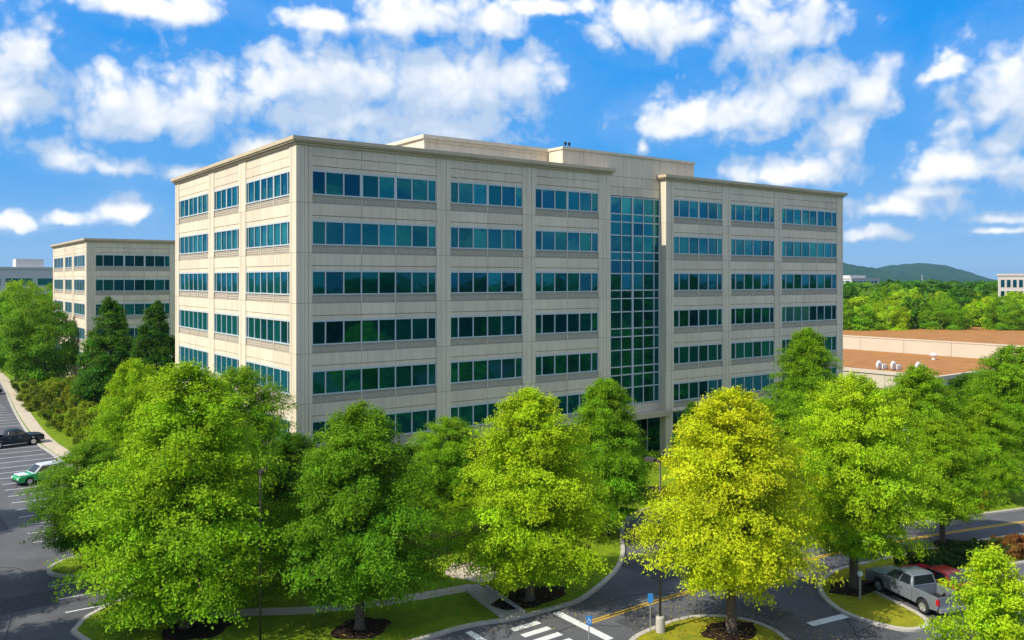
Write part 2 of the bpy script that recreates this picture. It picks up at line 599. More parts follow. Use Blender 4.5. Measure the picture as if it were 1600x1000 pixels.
# raised islands
yellow_island = smooth_poly([(4.6, -32.3), (6.1, -31.15), (7.94, -30.9), (10.04, -30.84), (11.5, -31.3), (12.87, -32.5), (13.3, -34.4), (12.7, -36.1), (11.3, -38.4), (8.8, -39.6), (6, -39.2), (4.4, -36)], 2, True)
pick_island = smooth_poly([(27, -31.75), (25, -31.35), (22.8, -31.7), (20.94, -32.4), (19.3, -34.05), (18.3, -35.94), (18.5, -38.0), (19.0, -39.2), (20.0, -39.6), (21.0, -39.4), (21.75, -38.3), (22.5, -36.0), (23.2, -34.0), (26, -34.6), (33.4, -37.0), (44, -40.6), (62, -46.8), (64, -43), (47, -36.4), (36, -33.1)], 2, True)
median = smooth_poly([(22, -21), (24.5, -17.6), (30, -16.6), (60, -16.2), (82, -18), (82, -40), (60, -34.6), (47.6, -31.1), (36, -27.9), (26, -25.8), (22.6, -24.2)], 2, True)
tip_island = smooth_poly([(11.4 + 2.2 * math.cos(a * math.pi / 4), -46.3 + 2.6 * math.sin(a * math.pi / 4)) for a in range(8)], 2, True)
for nm, poly, m in (('lawn', yellow_island, M['grass_dry']), ('lawn', pick_island, M['grass_dry']), ('lawn', median, M['grass']), ('lawn', tip_island, M['grass'])):
    structure(MB().prism(poly, 0, KH - .02).build(nm, m))
    structure(ribbon(poly + poly[:2], .15, 0, KH).build('kerb', M['concrete']))

# walks
ZW = KH - .02 + .006
walk = [(-14, -13.4), (-11, -14.8), (-8.8, -15.8), (-6.8, -17.2), (-3, -18.7), (-.2, -19.3), (3.5, -19.9)]
structure(ribbon(smooth_poly(walk, 2), .55, KH - .03, ZW).build('footpath', M['walk']))
disc = [(4.9 + 1.5 * math.cos(a * math.pi / 12) + .25 * math.sin(a), -17.6 + 2.1 * math.sin(a * math.pi / 12)) for a in range(24)]
structure(MB().prism(disc, KH - .03, ZW + .004).build('footpath', M['walk']))
structure(ribbon([(3.35, -19.6), (2.85, -25.0)], .62, KH - .03, ZW + .008).build('footpath', M['concrete']))
structure(ribbon([(2.72, -20.3), (2.1, -24.9)], .09, KH - .03, KH + .14).build('kerb', M['concrete']))
structure(ribbon([(4.05, -20.5), (3.5, -25.1)], .09, KH - .03, KH + .14).build('kerb', M['concrete']))
lotwalk = [(-8.4, 150), (-8.4, 116), (-10.4, 80), (-11.2, 50.5), (-10.3, 38.5), (-9.9, 28), (-9.9, 8)]
structure(ribbon(smooth_poly(lotwalk, 2), .75, KH - .03, ZW + .003).build('footpath', M['walk']))


def mulch(x, y, rx, ry, z=KH - .02):
    r = random.Random(int(x * 31 + y * 17))
    ring = [(x + rx * (1 + r.uniform(-.14, .14)) * math.cos(a * math.pi / 10), y + ry * (1 + r.uniform(-.14, .14)) * math.sin(a * math.pi / 10)) for a in range(20)]
    structure(MB().prism(ring, z - .01, z + .02).build('mulch_bed', M['mulch']))


for a in ((-5, -21.5, 1.6, 1.3), (5.3, -23.4, 2.6, 1.35), (11.1, -33.7, 1.7, 1.2), (22.4, -33.9, 1.9, 1.2), (-12.2, -16.3, 1.8, 1.5), (10.5, -16.5, 4.5, 3.2), (35.6, -32.9, 1.4, .8), (4, -11, 9, 3.0), (27.5, -9.8, 5, 2)):
    mulch(*a)


def paint(x0, y0, x1, y1, w, m='paint_white', name='road_marking', z=.008):
    d = Vector((x1 - x0, y1 - y0, 0)).normalized()
    n = Vector((-d.y, d.x, 0)) * (w / 2)
    vs = [(x0 + n.x, y0 + n.y, z), (x0 - n.x, y0 - n.y, z), (x1 - n.x, y1 - n.y, z), (x1 + n.x, y1 + n.y, z)]
    return structure(MB().add(vs, [(0, 1, 2, 3)]).build(name, M[m]))


paint(5.25, -25.8, 5.25, -30.4, .52)                 # stop bar
for i in range(5):
    paint(1.75, -26.35 - i * .95, 3.6, -26.35 - i * .95, .45)
paint(-.3, -25.1, -.3, -30.3, .42)
paint(-3.6, -25.1, -3.6, -30.3, .42)
for off in (-.13, .13):
    pts = smooth_poly([(5.6, -28.05 + off), (12.8, -28.05 + off), (25, -28.7 + off), (36, -30.7 + off), (47, -33.6 + off), (62, -38.2 + off)], 2)
    structure(ribbon(pts, .07, .003, .008).build('road_marking', M['paint_yellow']))
paint(15.55, -35.5, 18.75, -36.05, .55)              # white bar by the kerb
for i in range(34):                                   # stalls of the left car park
    y = 58 + 12.6 * 0 - i * 2.7 if i < 23 else 62 + (i - 22) * 2.7
    if i < 23 and y < 5:
        continue
    xe = -12.1 if y > 40 else -11.5
    paint(-17.4, y, xe, y - .25, .13)
for y in (-4.0, -6.7, -9.2):
    paint(-17.6, y, -13.6, y - .2, .15)
paint(-18.2, 27.0, -22, 27.1, .6)
for i in range(12):                                   # stalls of the right car park
    bx, by = 23.9 + i * 2.72 + .9, -34.45 - i * .9 - .2
    paint(bx - .05, by - .35, bx - 1.62, by - 5.1, .13)
paint(29.9, -40.45, 33.6, -41.7, .3)


# repairs in the asphalt
M['seal'] = mat('seal', (.035, .035, .038), .6, var=.2, vscale=4)
M['patch'] = mat('patch', (.085, .086, .092), .9, var=.3, vscale=2, bump=.5, bscale=40)
rq = random.Random(21)
for (x, y, dx, dy) in ((-20, 14, 1.6, 2.6), (-19.5, -6, 2.2, 1.5), (8.4, -29.6, 1.5, .9), (14.6, -24.2, 1.0, 2.0), (17, -38.5, 1.8, 1.1), (30, -29.9, 2.2, .8), (-20.5, 38, 1.5, 3.2), (15.2, -33.0, .9, 1.2)):
    pts = [(x + sx * dx * rq.uniform(.85, 1.1), y + sy * dy * rq.uniform(.85, 1.1)) for sx, sy in ((-1, -1), (1, -1), (1, 1), (-1, 1))]
    structure(MB().add([(px, py, .0025) for px, py in pts], [(0, 1, 2, 3)]).build('asphalt_patch', M['patch']))
for (x, y, a, n_) in ((-21, -12, 1.3, 16), (-18.5, -2, 1.7, 22), (-20, 20, 1.5, 26), (-16, 30, .3, 10), (1, -28.5, .1, 12), (8, -26.6, .15, 14), (14, -30, .5, 10), (15.5, -39, 1.3, 12), (22, -28.2, -.1, 16), (13.5, -37, 2.4, 9), (16, -22, 1.0, 8), (20, -42, .4, 12)):
    pts = [(x, y)]
    for _ in range(n_):
        a += rq.uniform(-.35, .35)
        pts.append((pts[-1][0] + .55 * math.cos(a), pts[-1][1] + .55 * math.sin(a)))
    structure(ribbon(smooth_poly(pts, 1), .035, .001, .0045).build('crack_seal', M['seal']))

# ------------------------------------------------------------------ trees
def np_mesh(name, V, F, m, attr=None):
    me = bpy.data.meshes.new(name)
    n, k = F.shape
    me.vertices.add(len(V))
    me.vertices.foreach_set('co', V.astype(np.float32).ravel())
    me.loops.add(n * k)
    me.loops.foreach_set('vertex_index', F.astype(np.int32).ravel())
    me.polygons.add(n)
    me.polygons.foreach_set('loop_start', np.arange(0, n * k, k, dtype=np.int32))
    me.materials.append(m)
    if attr is not None:
        a = me.attributes.new('tint', 'FLOAT_VECTOR', 'FACE')
        a.data.foreach_set('vector', attr.astype(np.float32).ravel())
    me.update(calc_edges=True)
    return me


def unit(a):
    return a / np.maximum(np.linalg.norm(a, axis=1, keepdims=True), 1e-9)


def leaves(rng, P, Nrm, size, tint, asp=.55):
    """folded diamond leaves at P facing Nrm"""
    n = len(P)
    t = unit(np.cross(Nrm, unit(rng.normal(size=(n, 3)))))
    b = np.cross(Nrm, t)
    s = size * rng.uniform(.6, 1.25, (n, 1))
    fold = Nrm * s * .18
    V = np.empty((n, 4, 3))
    V[:, 0] = P - t * s * .5
    V[:, 1] = P + b * s * .5 * asp + fold
    V[:, 2] = P + t * s * .5
    V[:, 3] = P - b * s * .5 * asp + fold
    i = np.arange(n)[:, None] * 4
    F = np.concatenate([i + np.array([0, 1, 2]), i + np.array([0, 2, 3])])
    return V.reshape(-1, 3), F, np.concatenate([tint, tint])


def env_ovate(t):
    return np.minimum(1, (np.maximum(t, 0) / .28 + .15) ** .5) * np.power(np.clip(1 - t, 0, 1), .43) * 1.15


def env_round(t):
    return np.sqrt(np.clip(1 - (2 * t - .92) ** 2 / 1.18, 0, 1))


def env_full(t):
    return np.minimum(1, (np.maximum(t, 0) / .38 + .2) ** .5) * np.power(np.clip(1 - t, 0, 1), .40) * 1.18


def env_cone(t):
    return np.minimum(1, (np.maximum(t, 0) / .12 + .25) ** .6) * (np.clip(1 - t, 0, 1) ** .72) * 1.1


def make_tree(seed, h, r, base, env, nclump, nleaf, lsize, crad, droop=0., ntwig=22):
    """crown and trunk meshes, metres, standing on the origin"""
    rng = np.random.default_rng(seed)
    ch = h - base
    t = rng.uniform(0, 1, nclump * 3) ** .92
    keep = rng.uniform(0, 1.05, len(t)) < env(t) + .22
    t = t[keep][:nclump]
    nc = len(t)
    ang = rng.uniform(0, 2 * np.pi, nc)
    lob = 1 + .16 * np.sin(ang * 3 + seed + t * 5) + .11 * np.sin(ang * 5 - seed * 2 + t * 9)
    rad = env(t) * r * lob * np.where(rng.uniform(size=nc) < .72, rng.uniform(.78, 1.0, nc), rng.uniform(.25, .8, nc))
    c = np.stack([rad * np.cos(ang), rad * np.sin(ang), base + t * ch - droop * (rad / r) ** 2], 1)
    c[:, :2] += (rng.normal(size=(1, 2)) * .25) * t[:, None]
    cr = crad * rng.uniform(.65, 1.25, nc) * (.62 + .5 * env(t))
    per = np.maximum(8, (nleaf * cr ** 2 / np.sum(cr ** 2))).astype(int)
    idx = np.repeat(np.arange(nc), per)
    n = len(idx)
    d = unit(rng.normal(size=(n, 3)) + np.array([0, 0, .45]))
    out = c[idx].copy()
    out[:, 2] = (out[:, 2] - base - ch * .35) * .35
    out = unit(out)
    d = unit(d + out * .45)
    rr = cr[idx] * rng.uniform(.25, 1.0, n) ** .5
    # every clump is a spray of finger-like twigs
    tw = rng.integers(0, 7, n)
    key = (idx * 7 + tw).astype(np.int64)
    h1 = np.modf(np.sin(key * 12.9898) * 43758.5453)[0]
    h2 = np.modf(np.sin(key * 78.233) * 24634.6345)[0]
    h3 = np.modf(np.sin(key * 39.425) * 35211.137)[0]
    td = unit(np.stack([h1, h2, h3 * .6 + .12], 1) + out * .55)
    P = c[idx] + d * rr[:, None] * np.array([.78, .78, .50]) + td * (cr[idx] * rng.uniform(.1, .9, n))[:, None] * np.array([1, 1, .62])
    P[:, 2] = np.maximum(P[:, 2], base * .72)
    nr = unit(d * .55 + out * .35 + np.array([0, 0, .55]) + rng.normal(size=(n, 3)) * .42)
    ct = rng.uniform(0, 1, nc)
    sun = np.clip((c[:, 2] - base) / ch, 0, 1)
    hue = np.clip(ct[idx] * .6 + .35 * sun[idx] * rng.uniform(.4, 1, n) + rng.normal(0, .14, n), 0, 1)
    val = np.clip(.5 + .6 * (rng.uniform(0, 1, nc)[idx] - .5) + rng.normal(0, .17, n), 0, 1)
    V, F, A = leaves(rng, P, nr, lsize, np.stack([hue, val, rng.uniform(size=n)], 1))
    rr2 = np.hypot(P[:, 0], P[:, 1])
    hi = P[:, 2] > base + .1 * ch
    k_r = r / np.percentile(rr2[hi], 97)
    k_z = (h - base) / (np.percentile(P[:, 2], 99.8) - base)
    V[:, :2] *= k_r
    V[:, 2] = base + (V[:, 2] - base) * k_z
    c = c * np.array([k_r, k_r, 1])
    c[:, 2] = base + (c[:, 2] - base) * k_z
    crown = np_mesh('crown', V, F, M['leaf'], A)
    mb = MB()
    tr = .019 * h + .06
    ax = [(0, 0, -.1), (0, 0, .25), (.05, .03, base), (.12 * math.sin(seed), .1 * math.cos(seed), base + ch * .45), (.1 * math.cos(seed), .08, base + ch * .86)]
    mb.tube(ax, [tr * 1.55, tr * 1.08, tr * .9, tr * .5, tr * .12], 9)
    order = rng.permutation(nc)[:ntwig]
    for k in order:
        e = c[k]
        z0 = min(max(base * .9, e[2] - .42 * np.hypot(e[0], e[1]) - .3), base + ch * .8)
        f = 1 - (z0 - base) / ch
        mid = (e[0] * .45, e[1] * .45, z0 + (e[2] - z0) * .38)
        mb.tube([(0, 0, z0), mid, tuple(e)], [tr * .42 * max(f, .25), tr * .24 * max(f, .25), .02], 5, False)
    return crown, mb.mesh('trunk', M['bark'], True)


def make_limbed(seed, h, r, base, env, nlimb, nleaf, lsize, rise=.32, droop=.16, spread=.42):
    """tree of tiered limbs: every limb carries flat, feathery sprays of leaves"""
    rng = np.random.default_rng(seed)
    ch = h - base
    t = np.sort(((np.arange(nlimb) + rng.uniform(0, 1, nlimb)) / nlimb) ** .88)
    ang = np.arange(nlimb) * 2.399 + rng.normal(0, .35, nlimb)
    lob = 1 + .13 * np.sin(ang * 2 + seed + t * 2) + .09 * np.sin(ang * 5 - seed + t * 5)
    ll = np.maximum(env(t) * r * lob * rng.uniform(.66, 1.12, nlimb), .35)
    tipz = base + t * ch
    rs_ = rise * (.55 + .9 * t)
    z0 = np.maximum(tipz - rs_ * ll, base * .8)
    dirx, diry = np.cos(ang), np.sin(ang)
    ntw = 13
    # twigs: limb index, place along limb, side, length
    li = np.repeat(np.arange(nlimb), ntw)
    sk = np.clip(np.tile((np.arange(ntw) + .5) / ntw, nlimb) * .86 + .16 + rng.normal(0, .03, nlimb * ntw), .1, 1.0)
    side = np.where(np.tile(np.arange(ntw), nlimb) % 2 == 0, 1., -1.)
    ta = ang[li] + side * rng.uniform(.35, 1.15, len(li))
    tl = np.maximum(ll[li] * spread * (1.15 - .62 * sk) * rng.uniform(.6, 1.2, len(li)), .30)
    wt = tl + .25
    cnt = np.maximum(6, nleaf * wt / wt.sum()).astype(int)
    k = np.repeat(np.arange(len(li)), cnt)
    n = len(k)
    L_ = li[k]
    u = rng.uniform(0, 1, n) ** .75
    s_ = sk[k]

    def limb_pt(i, s):
        z = z0[i] + (tipz[i] - z0[i]) * np.sin(s * 1.5708) - droop * ll[i] * s ** 3
        return np.stack([dirx[i] * ll[i] * s, diry[i] * ll[i] * s, z], 1)
    P = limb_pt(L_, s_)
    P[:, 0] += np.cos(ta[k]) * tl[k] * u
    P[:, 1] += np.sin(ta[k]) * tl[k] * u
    P[:, 2] += tl[k] * (.30 * u - .42 * u ** 2) * (1 + rng.normal(0, .25, len(li))[k])
    P += rng.normal(size=(n, 3)) * (np.array([.15, .15, .13]) * (.6 + .08 * r))
    rad = np.hypot(P[:, 0], P[:, 1])
    out = unit(np.stack([P[:, 0], P[:, 1], (P[:, 2] - base - .3 * ch) * .4], 1))
    nr = unit(out * .45 + np.array([0, 0, .62]) + rng.normal(size=(n, 3)) * .45)
    hl, vl, vt = rng.uniform(0, 1, nlimb), rng.uniform(-.5, .5, nlimb), rng.uniform(-.5, .5, len(li))
    tn = np.clip((P[:, 2] - base) / ch, 0, 1)
    hue = np.clip(.42 * hl[L_] + .34 * tn + .22 * s_ * u + rng.normal(0, .12, n), 0, 1)
    val = np.clip(.5 + .5 * vl[L_] + .45 * vt[k] + rng.normal(0, .17, n), 0, 1)
    k_r = r / np.percentile(rad, 98.5)
    k_z = (h - base) / (np.percentile(P[:, 2], 99.8) - base)
    V, F, A = leaves(rng, P, nr, lsize, np.stack([hue, val, rng.uniform(size=n)], 1), .6)
    sc = np.array([k_r, k_r, k_z])
    V = (V - np.array([0, 0, base])) * sc + np.array([0, 0, base])
    crown = np_mesh('crown', V, F, M['leaf'], A)
    mb = MB()
    tr = .017 * h + .05
    mb.tube([(0, 0, -.1), (0, 0, .25), (.04, .03, base), (.10 * math.sin(seed), .1 * math.cos(seed), base + ch * .45), (.1 * math.cos(seed), .08, base + ch * .92)],
            [tr * 1.55, tr * 1.08, tr * .9, tr * .5, tr * .08], 9)
    for i in range(0, nlimb, 2):
        pts = limb_pt(np.full(5, i), np.array([0, .25, .5, .75, .97]))
        pts = (pts - np.array([0, 0, base])) * sc + np.array([0, 0, base])
        f = .25 + .75 * (1 - t[i])
        mb.tube([tuple(p) for p in pts], [tr * .34 * f, tr * .27 * f, tr * .19 * f, tr * .11 * f, .012], 5, False)
    return crown, mb.mesh('trunk', M['bark'], True)


def env_pyr(t):
    return np.minimum(1, (np.maximum(t, 0) / .24 + .35) ** .6) * np.power(np.clip(1.03 - t, 0, 1), .6) * 1.15


PROTO = {
    'a': make_limbed(3, 12, 4.6, 1.6, env_ovate, 230, 125000, .155, .30, .16, .46),
    'k': make_limbed(5, 12, 4.6, .8, env_full, 230, 125000, .155, .34, .16, .46),
    'b': make_limbed(8, 12, 4.8, 2.6, env_ovate, 210, 120000, .155, .34, .12, .46),
    'c': make_limbed(14, 12, 4.6, 2.2, env_round, 210, 115000, .155, .42, .12, .46),
    'd': make_limbed(21, 12, 4.8, 2.0, env_full, 220, 120000, .155, .40, .16, .46),
    'e': make_tree(33, 12, 4.4, .6, env_cone, 330, 60000, .27, 1.0, .2),
    'f': make_tree(40, 12, 4.6, 1.6, env_round, 150, 30000, .34, 1.25, .2, 12),
    'g': make_tree(47, 12, 4.6, 1.6, env_round, 70, 7500, .62, 1.7, .2, 6),
    'h': make_tree(52, 12, 4.6, 1.6, env_ovate, 70, 7500, .62, 1.6, .2, 6),
    's': make_limbed(61, 7, 3.0, .9, env_pyr, 90, 34000, .15),
}

GREEN = {'deep': (.035, .10, .006), 'dark': (.075, .19, .008), 'mid': (.19, .37, .010), 'fresh': (.31, .50, .012),
         'lime': (.42, .58, .012), 'gold': (.58, .58, .014), 'olive': (.24, .23, .016)}


def tree(name, label, x, y, h, rw, proto, colr, rz=0., group=None, z=KH - .02, ph=12., pr=4.6, cat='tree'):
    crown, trunk = PROTO[proto]
    t = thing(name, label, cat, (x, y, z), 0, group)
    sx, sz = rw / pr, h / ph
    c = link('crown', crown, t, rot=(0, 0, rz), scale=(sx, sx, sz))
    c.color = (*colr, 1)
    link('trunk', trunk, t, rot=(0, 0, rz), scale=((sx + sz) / 2, (sx + sz) / 2, sz))
    return t


def mixc(a, b, f):
    return tuple(p * (1 - f) + q * f for p, q in zip(GREEN[a], GREEN[b]))


# the row in front
tree('maple_tree', 'large fresh green tree at the corner of the left car park', -12.6, -15.6, 14.3, 5.8, 'k', mixc('fresh', 'mid', .35), 1.1)
tree('maple_tree', 'green tree close behind the large corner tree, reaching the building corner', -6.4, -5.9, 12.9, 4.3, 'c', GREEN['mid'], .6)
tree('maple_tree', 'low dark green tree on the island among the parking bays', -15.0, -2.6, 8.3, 4.2, 'c', mixc('dark', 'mid', .5), 2.2)
tree('maple_tree', 'small light green tree rising behind the corner tree by the car park', -11.2, 3.3, 13.0, 3.6, 'b', GREEN['fresh'], 4.0)
tree('oak_tree', 'dark green tree with a pale trunk on the front lawn', -5.0, -21.45, 12.1, 4.75, 'd', mixc('mid', 'dark', .4), 2.9)
tree('oak_tree', 'small dark tree left behind the front lawn tree', -5.2, -12.2, 9.2, 4.0, 'a', GREEN['dark'], 5.1)
tree('maple_tree', 'yellow-green tree in a mulch bed beside the crosswalk', 5.02, -23.66, 12.4, 4.95, 'a', mixc('lime', 'fresh', .3), .4)
tree('maple_tree', 'dark green tree between the lawn tree and the yellow-green tree', 6.2, -12.6, 9.2, 3.4, 'c', GREEN['mid'], 3.3)
tree('maple_tree', 'mid green tree by the kerb of the entrance drive, right behind the yellow-green tree', 17.3, -16.9, 11.5, 4.3, 'a', GREEN['mid'], 5.2)
tree('maple_tree', 'golden yellow tree on the kerbed island in front', 11.08, -33.72, 13.0, 5.2, 'b', mixc('gold', 'lime', .45), .9)
tree('maple_tree', 'bright green tree on the island left of the silver pickup', 22.54, -33.88, 13.0, 4.7, 'c', mixc('fresh', 'lime', .35), 1.9)
tree('oak_tree', 'tall mid green tree against the right end of the building', 51.5, -10.5, 13.8, 4.6, 'a', GREEN['mid'], 3.0)
tree('oak_tree', 'green tree behind the bright tree, below the brown roof', 47.5, -24.6, 11.3, 4.4, 'd', mixc('mid', 'fresh', .3), 1.0)
tree('oak_tree', 'small olive green tree on the hedge strip behind the parked cars', 35.63, -32.7, 9.2, 3.6, 'b', mixc('mid', 'lime', .25), .2)
tree('oak_tree', 'large green tree on the right edge of the photo beyond the drive', 60.2, -26.9, 12.6, 5.0, 'c', GREEN['mid'], 4.4)
tree('oak_tree', 'green tree beside the bend of the drive on the right', 50.5, -28.8, 9.0, 3.7, 'a', mixc('mid', 'lime', .2), 2.4)
tree('oak_tree', 'dark round tree in front of the low building corner', 66.7, -19.8, 9.0, 3.8, 'd', GREEN['dark'], .5)
tree('oak_tree', 'mid green tree on the median behind the golden tree', 31.0, -21.0, 9.4, 4.0, 'c', GREEN['mid'], 2.6)
tree('oak_tree', 'mid green tree on the median behind the bright tree of the island', 41.5, -22.5, 9.6, 4.2, 'b', mixc('mid', 'dark', .3), 1.2)
tree('oak_tree', 'dark green tree on the median beside the tree at the right edge', 56.5, -20.5, 9.6, 4.4, 'a', mixc('mid', 'dark', .5), .7)
tree('small_tree', 'small dark green tree beside the entrance column', 39.5, -5.6, 6.6, 2.4, 's', GREEN['dark'], 1.5, ph=7, pr=3)
tree('small_tree', 'young bright lime tree in the lower right corner', 12.1, -46.7, 7.5, 3.1, 's', mixc('lime', 'fresh', .4), .3, ph=7, pr=3)
# along the left side
tree('magnolia_tree', 'dark cone-shaped tree in front of the smaller office building', -1.2, 64.8, 16.2, 5.0, 'e', GREEN['dark'], .4, pr=4.4)
tree('magnolia_tree', 'dark cone-shaped tree touching the left wall of the main building', 2.6, 54.7, 15.8, 4.6, 'e', mixc('deep', 'dark', .5), 2.7, pr=4.4)
tree('oak_tree', 'big rounded green tree left of the smaller office building', -5.2, 97.0, 15.2, 6.0, 'f', mixc('mid', 'dark', .4), .9)
tree('oak_tree', 'bright green tree on the far left beside the car park', -6.6, 121.0, 17.8, 5.6, 'f', GREEN['mid'], 2.2)
tree('oak_tree', 'tall rounded tree at the left edge below the grey building', -4.2, 138.0, 18.6, 6.2, 'f', GREEN['fresh'], 4.2)
tree('oak_tree', 'green tree behind the left tree row, against the grey building', 4.5, 150.0, 18.8, 6.0, 'f', GREEN['mid'], 5.2)
for i, (x, y) in enumerate([(-27, 15), (-26.8, -4), (-28, -14)]):   # their shade falls on the car park
    tree('maple_tree', 'shade tree standing west of the car park, outside the photo', x, y, 11 + i * .7, 5.0, 'abc'[i], GREEN['mid'], i * 1.7, 'shade trees west of the car park')

# shrubs
SHRUB = [make_tree(70 + i, 1.9, 1.7, .12, env_round, 40, 4200, .21, .42, 0, 5) for i in range(3)]


def shrub(x, y, h, rw, colr, label, group, i, cat='shrub', z=KH - .02):
    t = thing('shrub', label, cat, (x, y, z), 0, group)
    c = link('foliage', SHRUB[i % 3][0], t, rot=(0, 0, i * 1.3), scale=(rw / 1.7, rw / 1.7, h / 1.9))
    c.color = (*colr, 1)
    link('stem', SHRUB[i % 3][1], t, rot=(0, 0, i * 1.3), scale=(rw / 1.7, rw / 1.7, h / 1.9))
    return t


rs = random.Random(5)
k = 0
for row in range(13):
    y = 92 - row * 4.1
    n = 3 if row < 9 else 2
    for j in range(n):
        x = -8.2 + j * 3.1 + rs.uniform(-.5, .5) + (.6 if row > 9 else 0)
        shrub(x, y + rs.uniform(-1, 1), rs.uniform(2.0, 3.9), rs.uniform(1.5, 2.7), mixc('olive', 'mid' if k % 3 else 'dark', rs.uniform(.15, .7)),
              'olive green shrub in the bed beside the left footpath', 'olive shrubs beside the left footpath', k)
        k += 1
for i in range(22):
    u = i / 21
    shrub(28 + u * 24, -34.6 - u * 6.6 + rs.uniform(-.3, .3), rs.uniform(1.1, 1.6), 1.1, ((.27, .12, .03) if i % 3 else (.22, .15, .03)) if i > 6 else (.05, .11, .015),
          'rust coloured hedge shrub along the right parking lot' if i > 6 else 'green hedge shrub in front of the parked cars',
          'rust hedge by the right parking lot' if i > 6 else 'green hedge in front of the parked cars', i)
shrub(47.6, -29.2, 1.7, 1.5, (.50, .34, .02), 'round golden yellow shrub beside the right drive', None, 0)
for i in range(16):
    x = [1.5, 4.5, 8, 11, 14, 17, 20, 44.5, 47.5, 56, 59, 62, 65, 68, 71, -3][i]
    shrub(x, -2.6 if i < 15 else -1.5, 1.5, 1.4, mixc('mid', 'dark', (i % 3) / 3), 'green shrub at the foot of the main building', 'shrubs along the foot of the main building', i)
for i in range(9):
    shrub(7.5 + (i % 3) * 2.1 + rs.uniform(-.4, .4), -14.6 - (i // 3) * 1.7, 1.2, 1.2, mixc('dark', 'mid', rs.random()), 'low dark shrub in the shaded bed behind the yellow-green tree', 'low shrubs in the shaded mulch bed', i)

# leaves dropped on the grass and road under the turning trees
rl = np.random.default_rng(9)
fp = []
for (x, y, r_, n_) in ((11.1, -33.7, 5.5, 900), (5.0, -23.7, 5.0, 500), (22.5, -33.9, 4.5, 350), (-5, -21.5, 4.5, 300)):
    a_ = rl.uniform(0, 6.283, n_)
    q_ = r_ * rl.uniform(0, 1, n_) ** .6
    fp.append(np.stack([x + q_ * np.cos(a_), y + q_ * np.sin(a_), np.full(n_, KH + .02)], 1))
fp = np.concatenate(fp)
V_, F_, A_ = leaves(rl, fp, unit(rl.normal(size=fp.shape) * .25 + np.array([0, 0, 1])), .13, rl.uniform(0, 1, fp.shape))
fl = link('fallen_leaves', np_mesh('fallen_leaves', V_, F_, M['leaf'], A_), kind='stuff')
fl.color = (.42, .30, .05, 1)

# belt of trees beyond the low brown roof and distant wood
rb = random.Random(11)
for i in range(46):
    row = i // 16
    u = (i % 16) / 15
    dep = 238 + row * 36 + rb.uniform(-9, 9)
    lat = dep * (0.36 + u * .34) + rb.uniform(-3, 3)
    x = -25.6 + .590 * dep + .807 * lat
    y = -63.73 + .807 * dep - .590 * lat
    kind = rb.random()
    lab = ('yellow-green tree in the belt beyond the brown roof', 'dark green tree in the belt beyond the brown roof', 'mid green tree in the belt beyond the brown roof')[0 if kind < .3 else 1 if kind < .6 else 2]
    colr = mixc('lime', 'fresh', .5) if kind < .3 else GREEN['dark'] if kind < .6 else GREEN['mid']
    tree('oak_tree', lab, x, y, 13.2 + row * 1.2 + rb.uniform(-1.6, 2.2), rb.uniform(5.2, 7.2), 'gfh'[i % 3] if row == 0 else 'gh'[i % 2], colr, rb.uniform(0, 6), lab.split(' in')[0] + 's beyond the brown roof', z=-.05)


def woodland(name, spots, seed, colr):
    rng = np.random.default_rng(seed)
    Vs, Fs, As, o = [], [], [], 0
    for (x, y, h, r) in spots:
        n = 420
        d = unit(rng.normal(size=(n, 3)) + np.array([0, 0, .3]))
        lob = 1 + .2 * np.sin(d[:, 0:1] * 7 + x) * np.sin(d[:, 1:2] * 7 + y)
        P = np.array([x, y, h * .55]) + d * lob * np.array([r, r, h * .48]) * rng.uniform(.8, 1.05, (n, 1))
        nr = unit(d + rng.normal(size=(n, 3)) * .4 + np.array([0, 0, .3]))
        tnt = np.stack([np.full(n, rng.uniform(.1, .9)), np.clip(rng.uniform(.25, .75) + rng.normal(0, .15, n), 0, 1), np.zeros(n)], 1)
        V, F, A = leaves(rng, P, nr, r * .46, tnt, .8)
        Vs.append(V); Fs.append(F + o); As.append(A); o += len(V)
    ob = link(name, np_mesh(name, np.concatenate(Vs), np.concatenate(Fs), M['leaf'], np.concatenate(As)))
    ob.color = (*colr, 1)
    ob['kind'] = 'stuff'
    return ob


spots = []
for i in range(260):                      # far wood in view, on the right and behind the buildings
    dep = rb.uniform(310, 900)
    lat = dep * rb.uniform(.3, .68)
    spots.append((-25.6 + .59 * dep + .807 * lat, -63.7 + .807 * dep - .59 * lat, rb.uniform(12, 16.5), rb.uniform(6, 10)))
woodland('distant_woodland', spots, 1, GREEN['dark'])
spots = []
for i in range(170):                      # woods around the site that the windows mirror
    a = rb.uniform(-.25, 1.25)
    spots.append((-60 + a * 330, -150 - rb.uniform(0, 60) + 20 * math.sin(i), rb.uniform(12, 17.5), rb.uniform(6, 10)))
for i in range(80):
    spots.append((-135 - rb.uniform(0, 40), -80 + i * 3.4, rb.uniform(14, 20), rb.uniform(6, 9)))
woodland('surrounding_woodland', spots, 2, mixc('dark', 'deep', .3))

# ------------------------------------------------------------------ office buildings
PH = 4.0          # storey height
GH = 1.755        # glass height
unit_pane = MB().box(-.5, .5, 0, .02, -.5, .5).mesh('pane', M['glass'])
PANES = {}
rp = random.Random(4)
NAVY, TEAL, SEA, MINT = (.008, .10, .14), (.012, .175, .19), (.012, .165, .15), (.22, .50, .40)


def pane_colour():
    q = rp.random()
    c = NAVY if q < .38 else TEAL if q < .72 else SEA
    f = rp.uniform(.42, 1.05)
    return tuple(v * f for v in c)


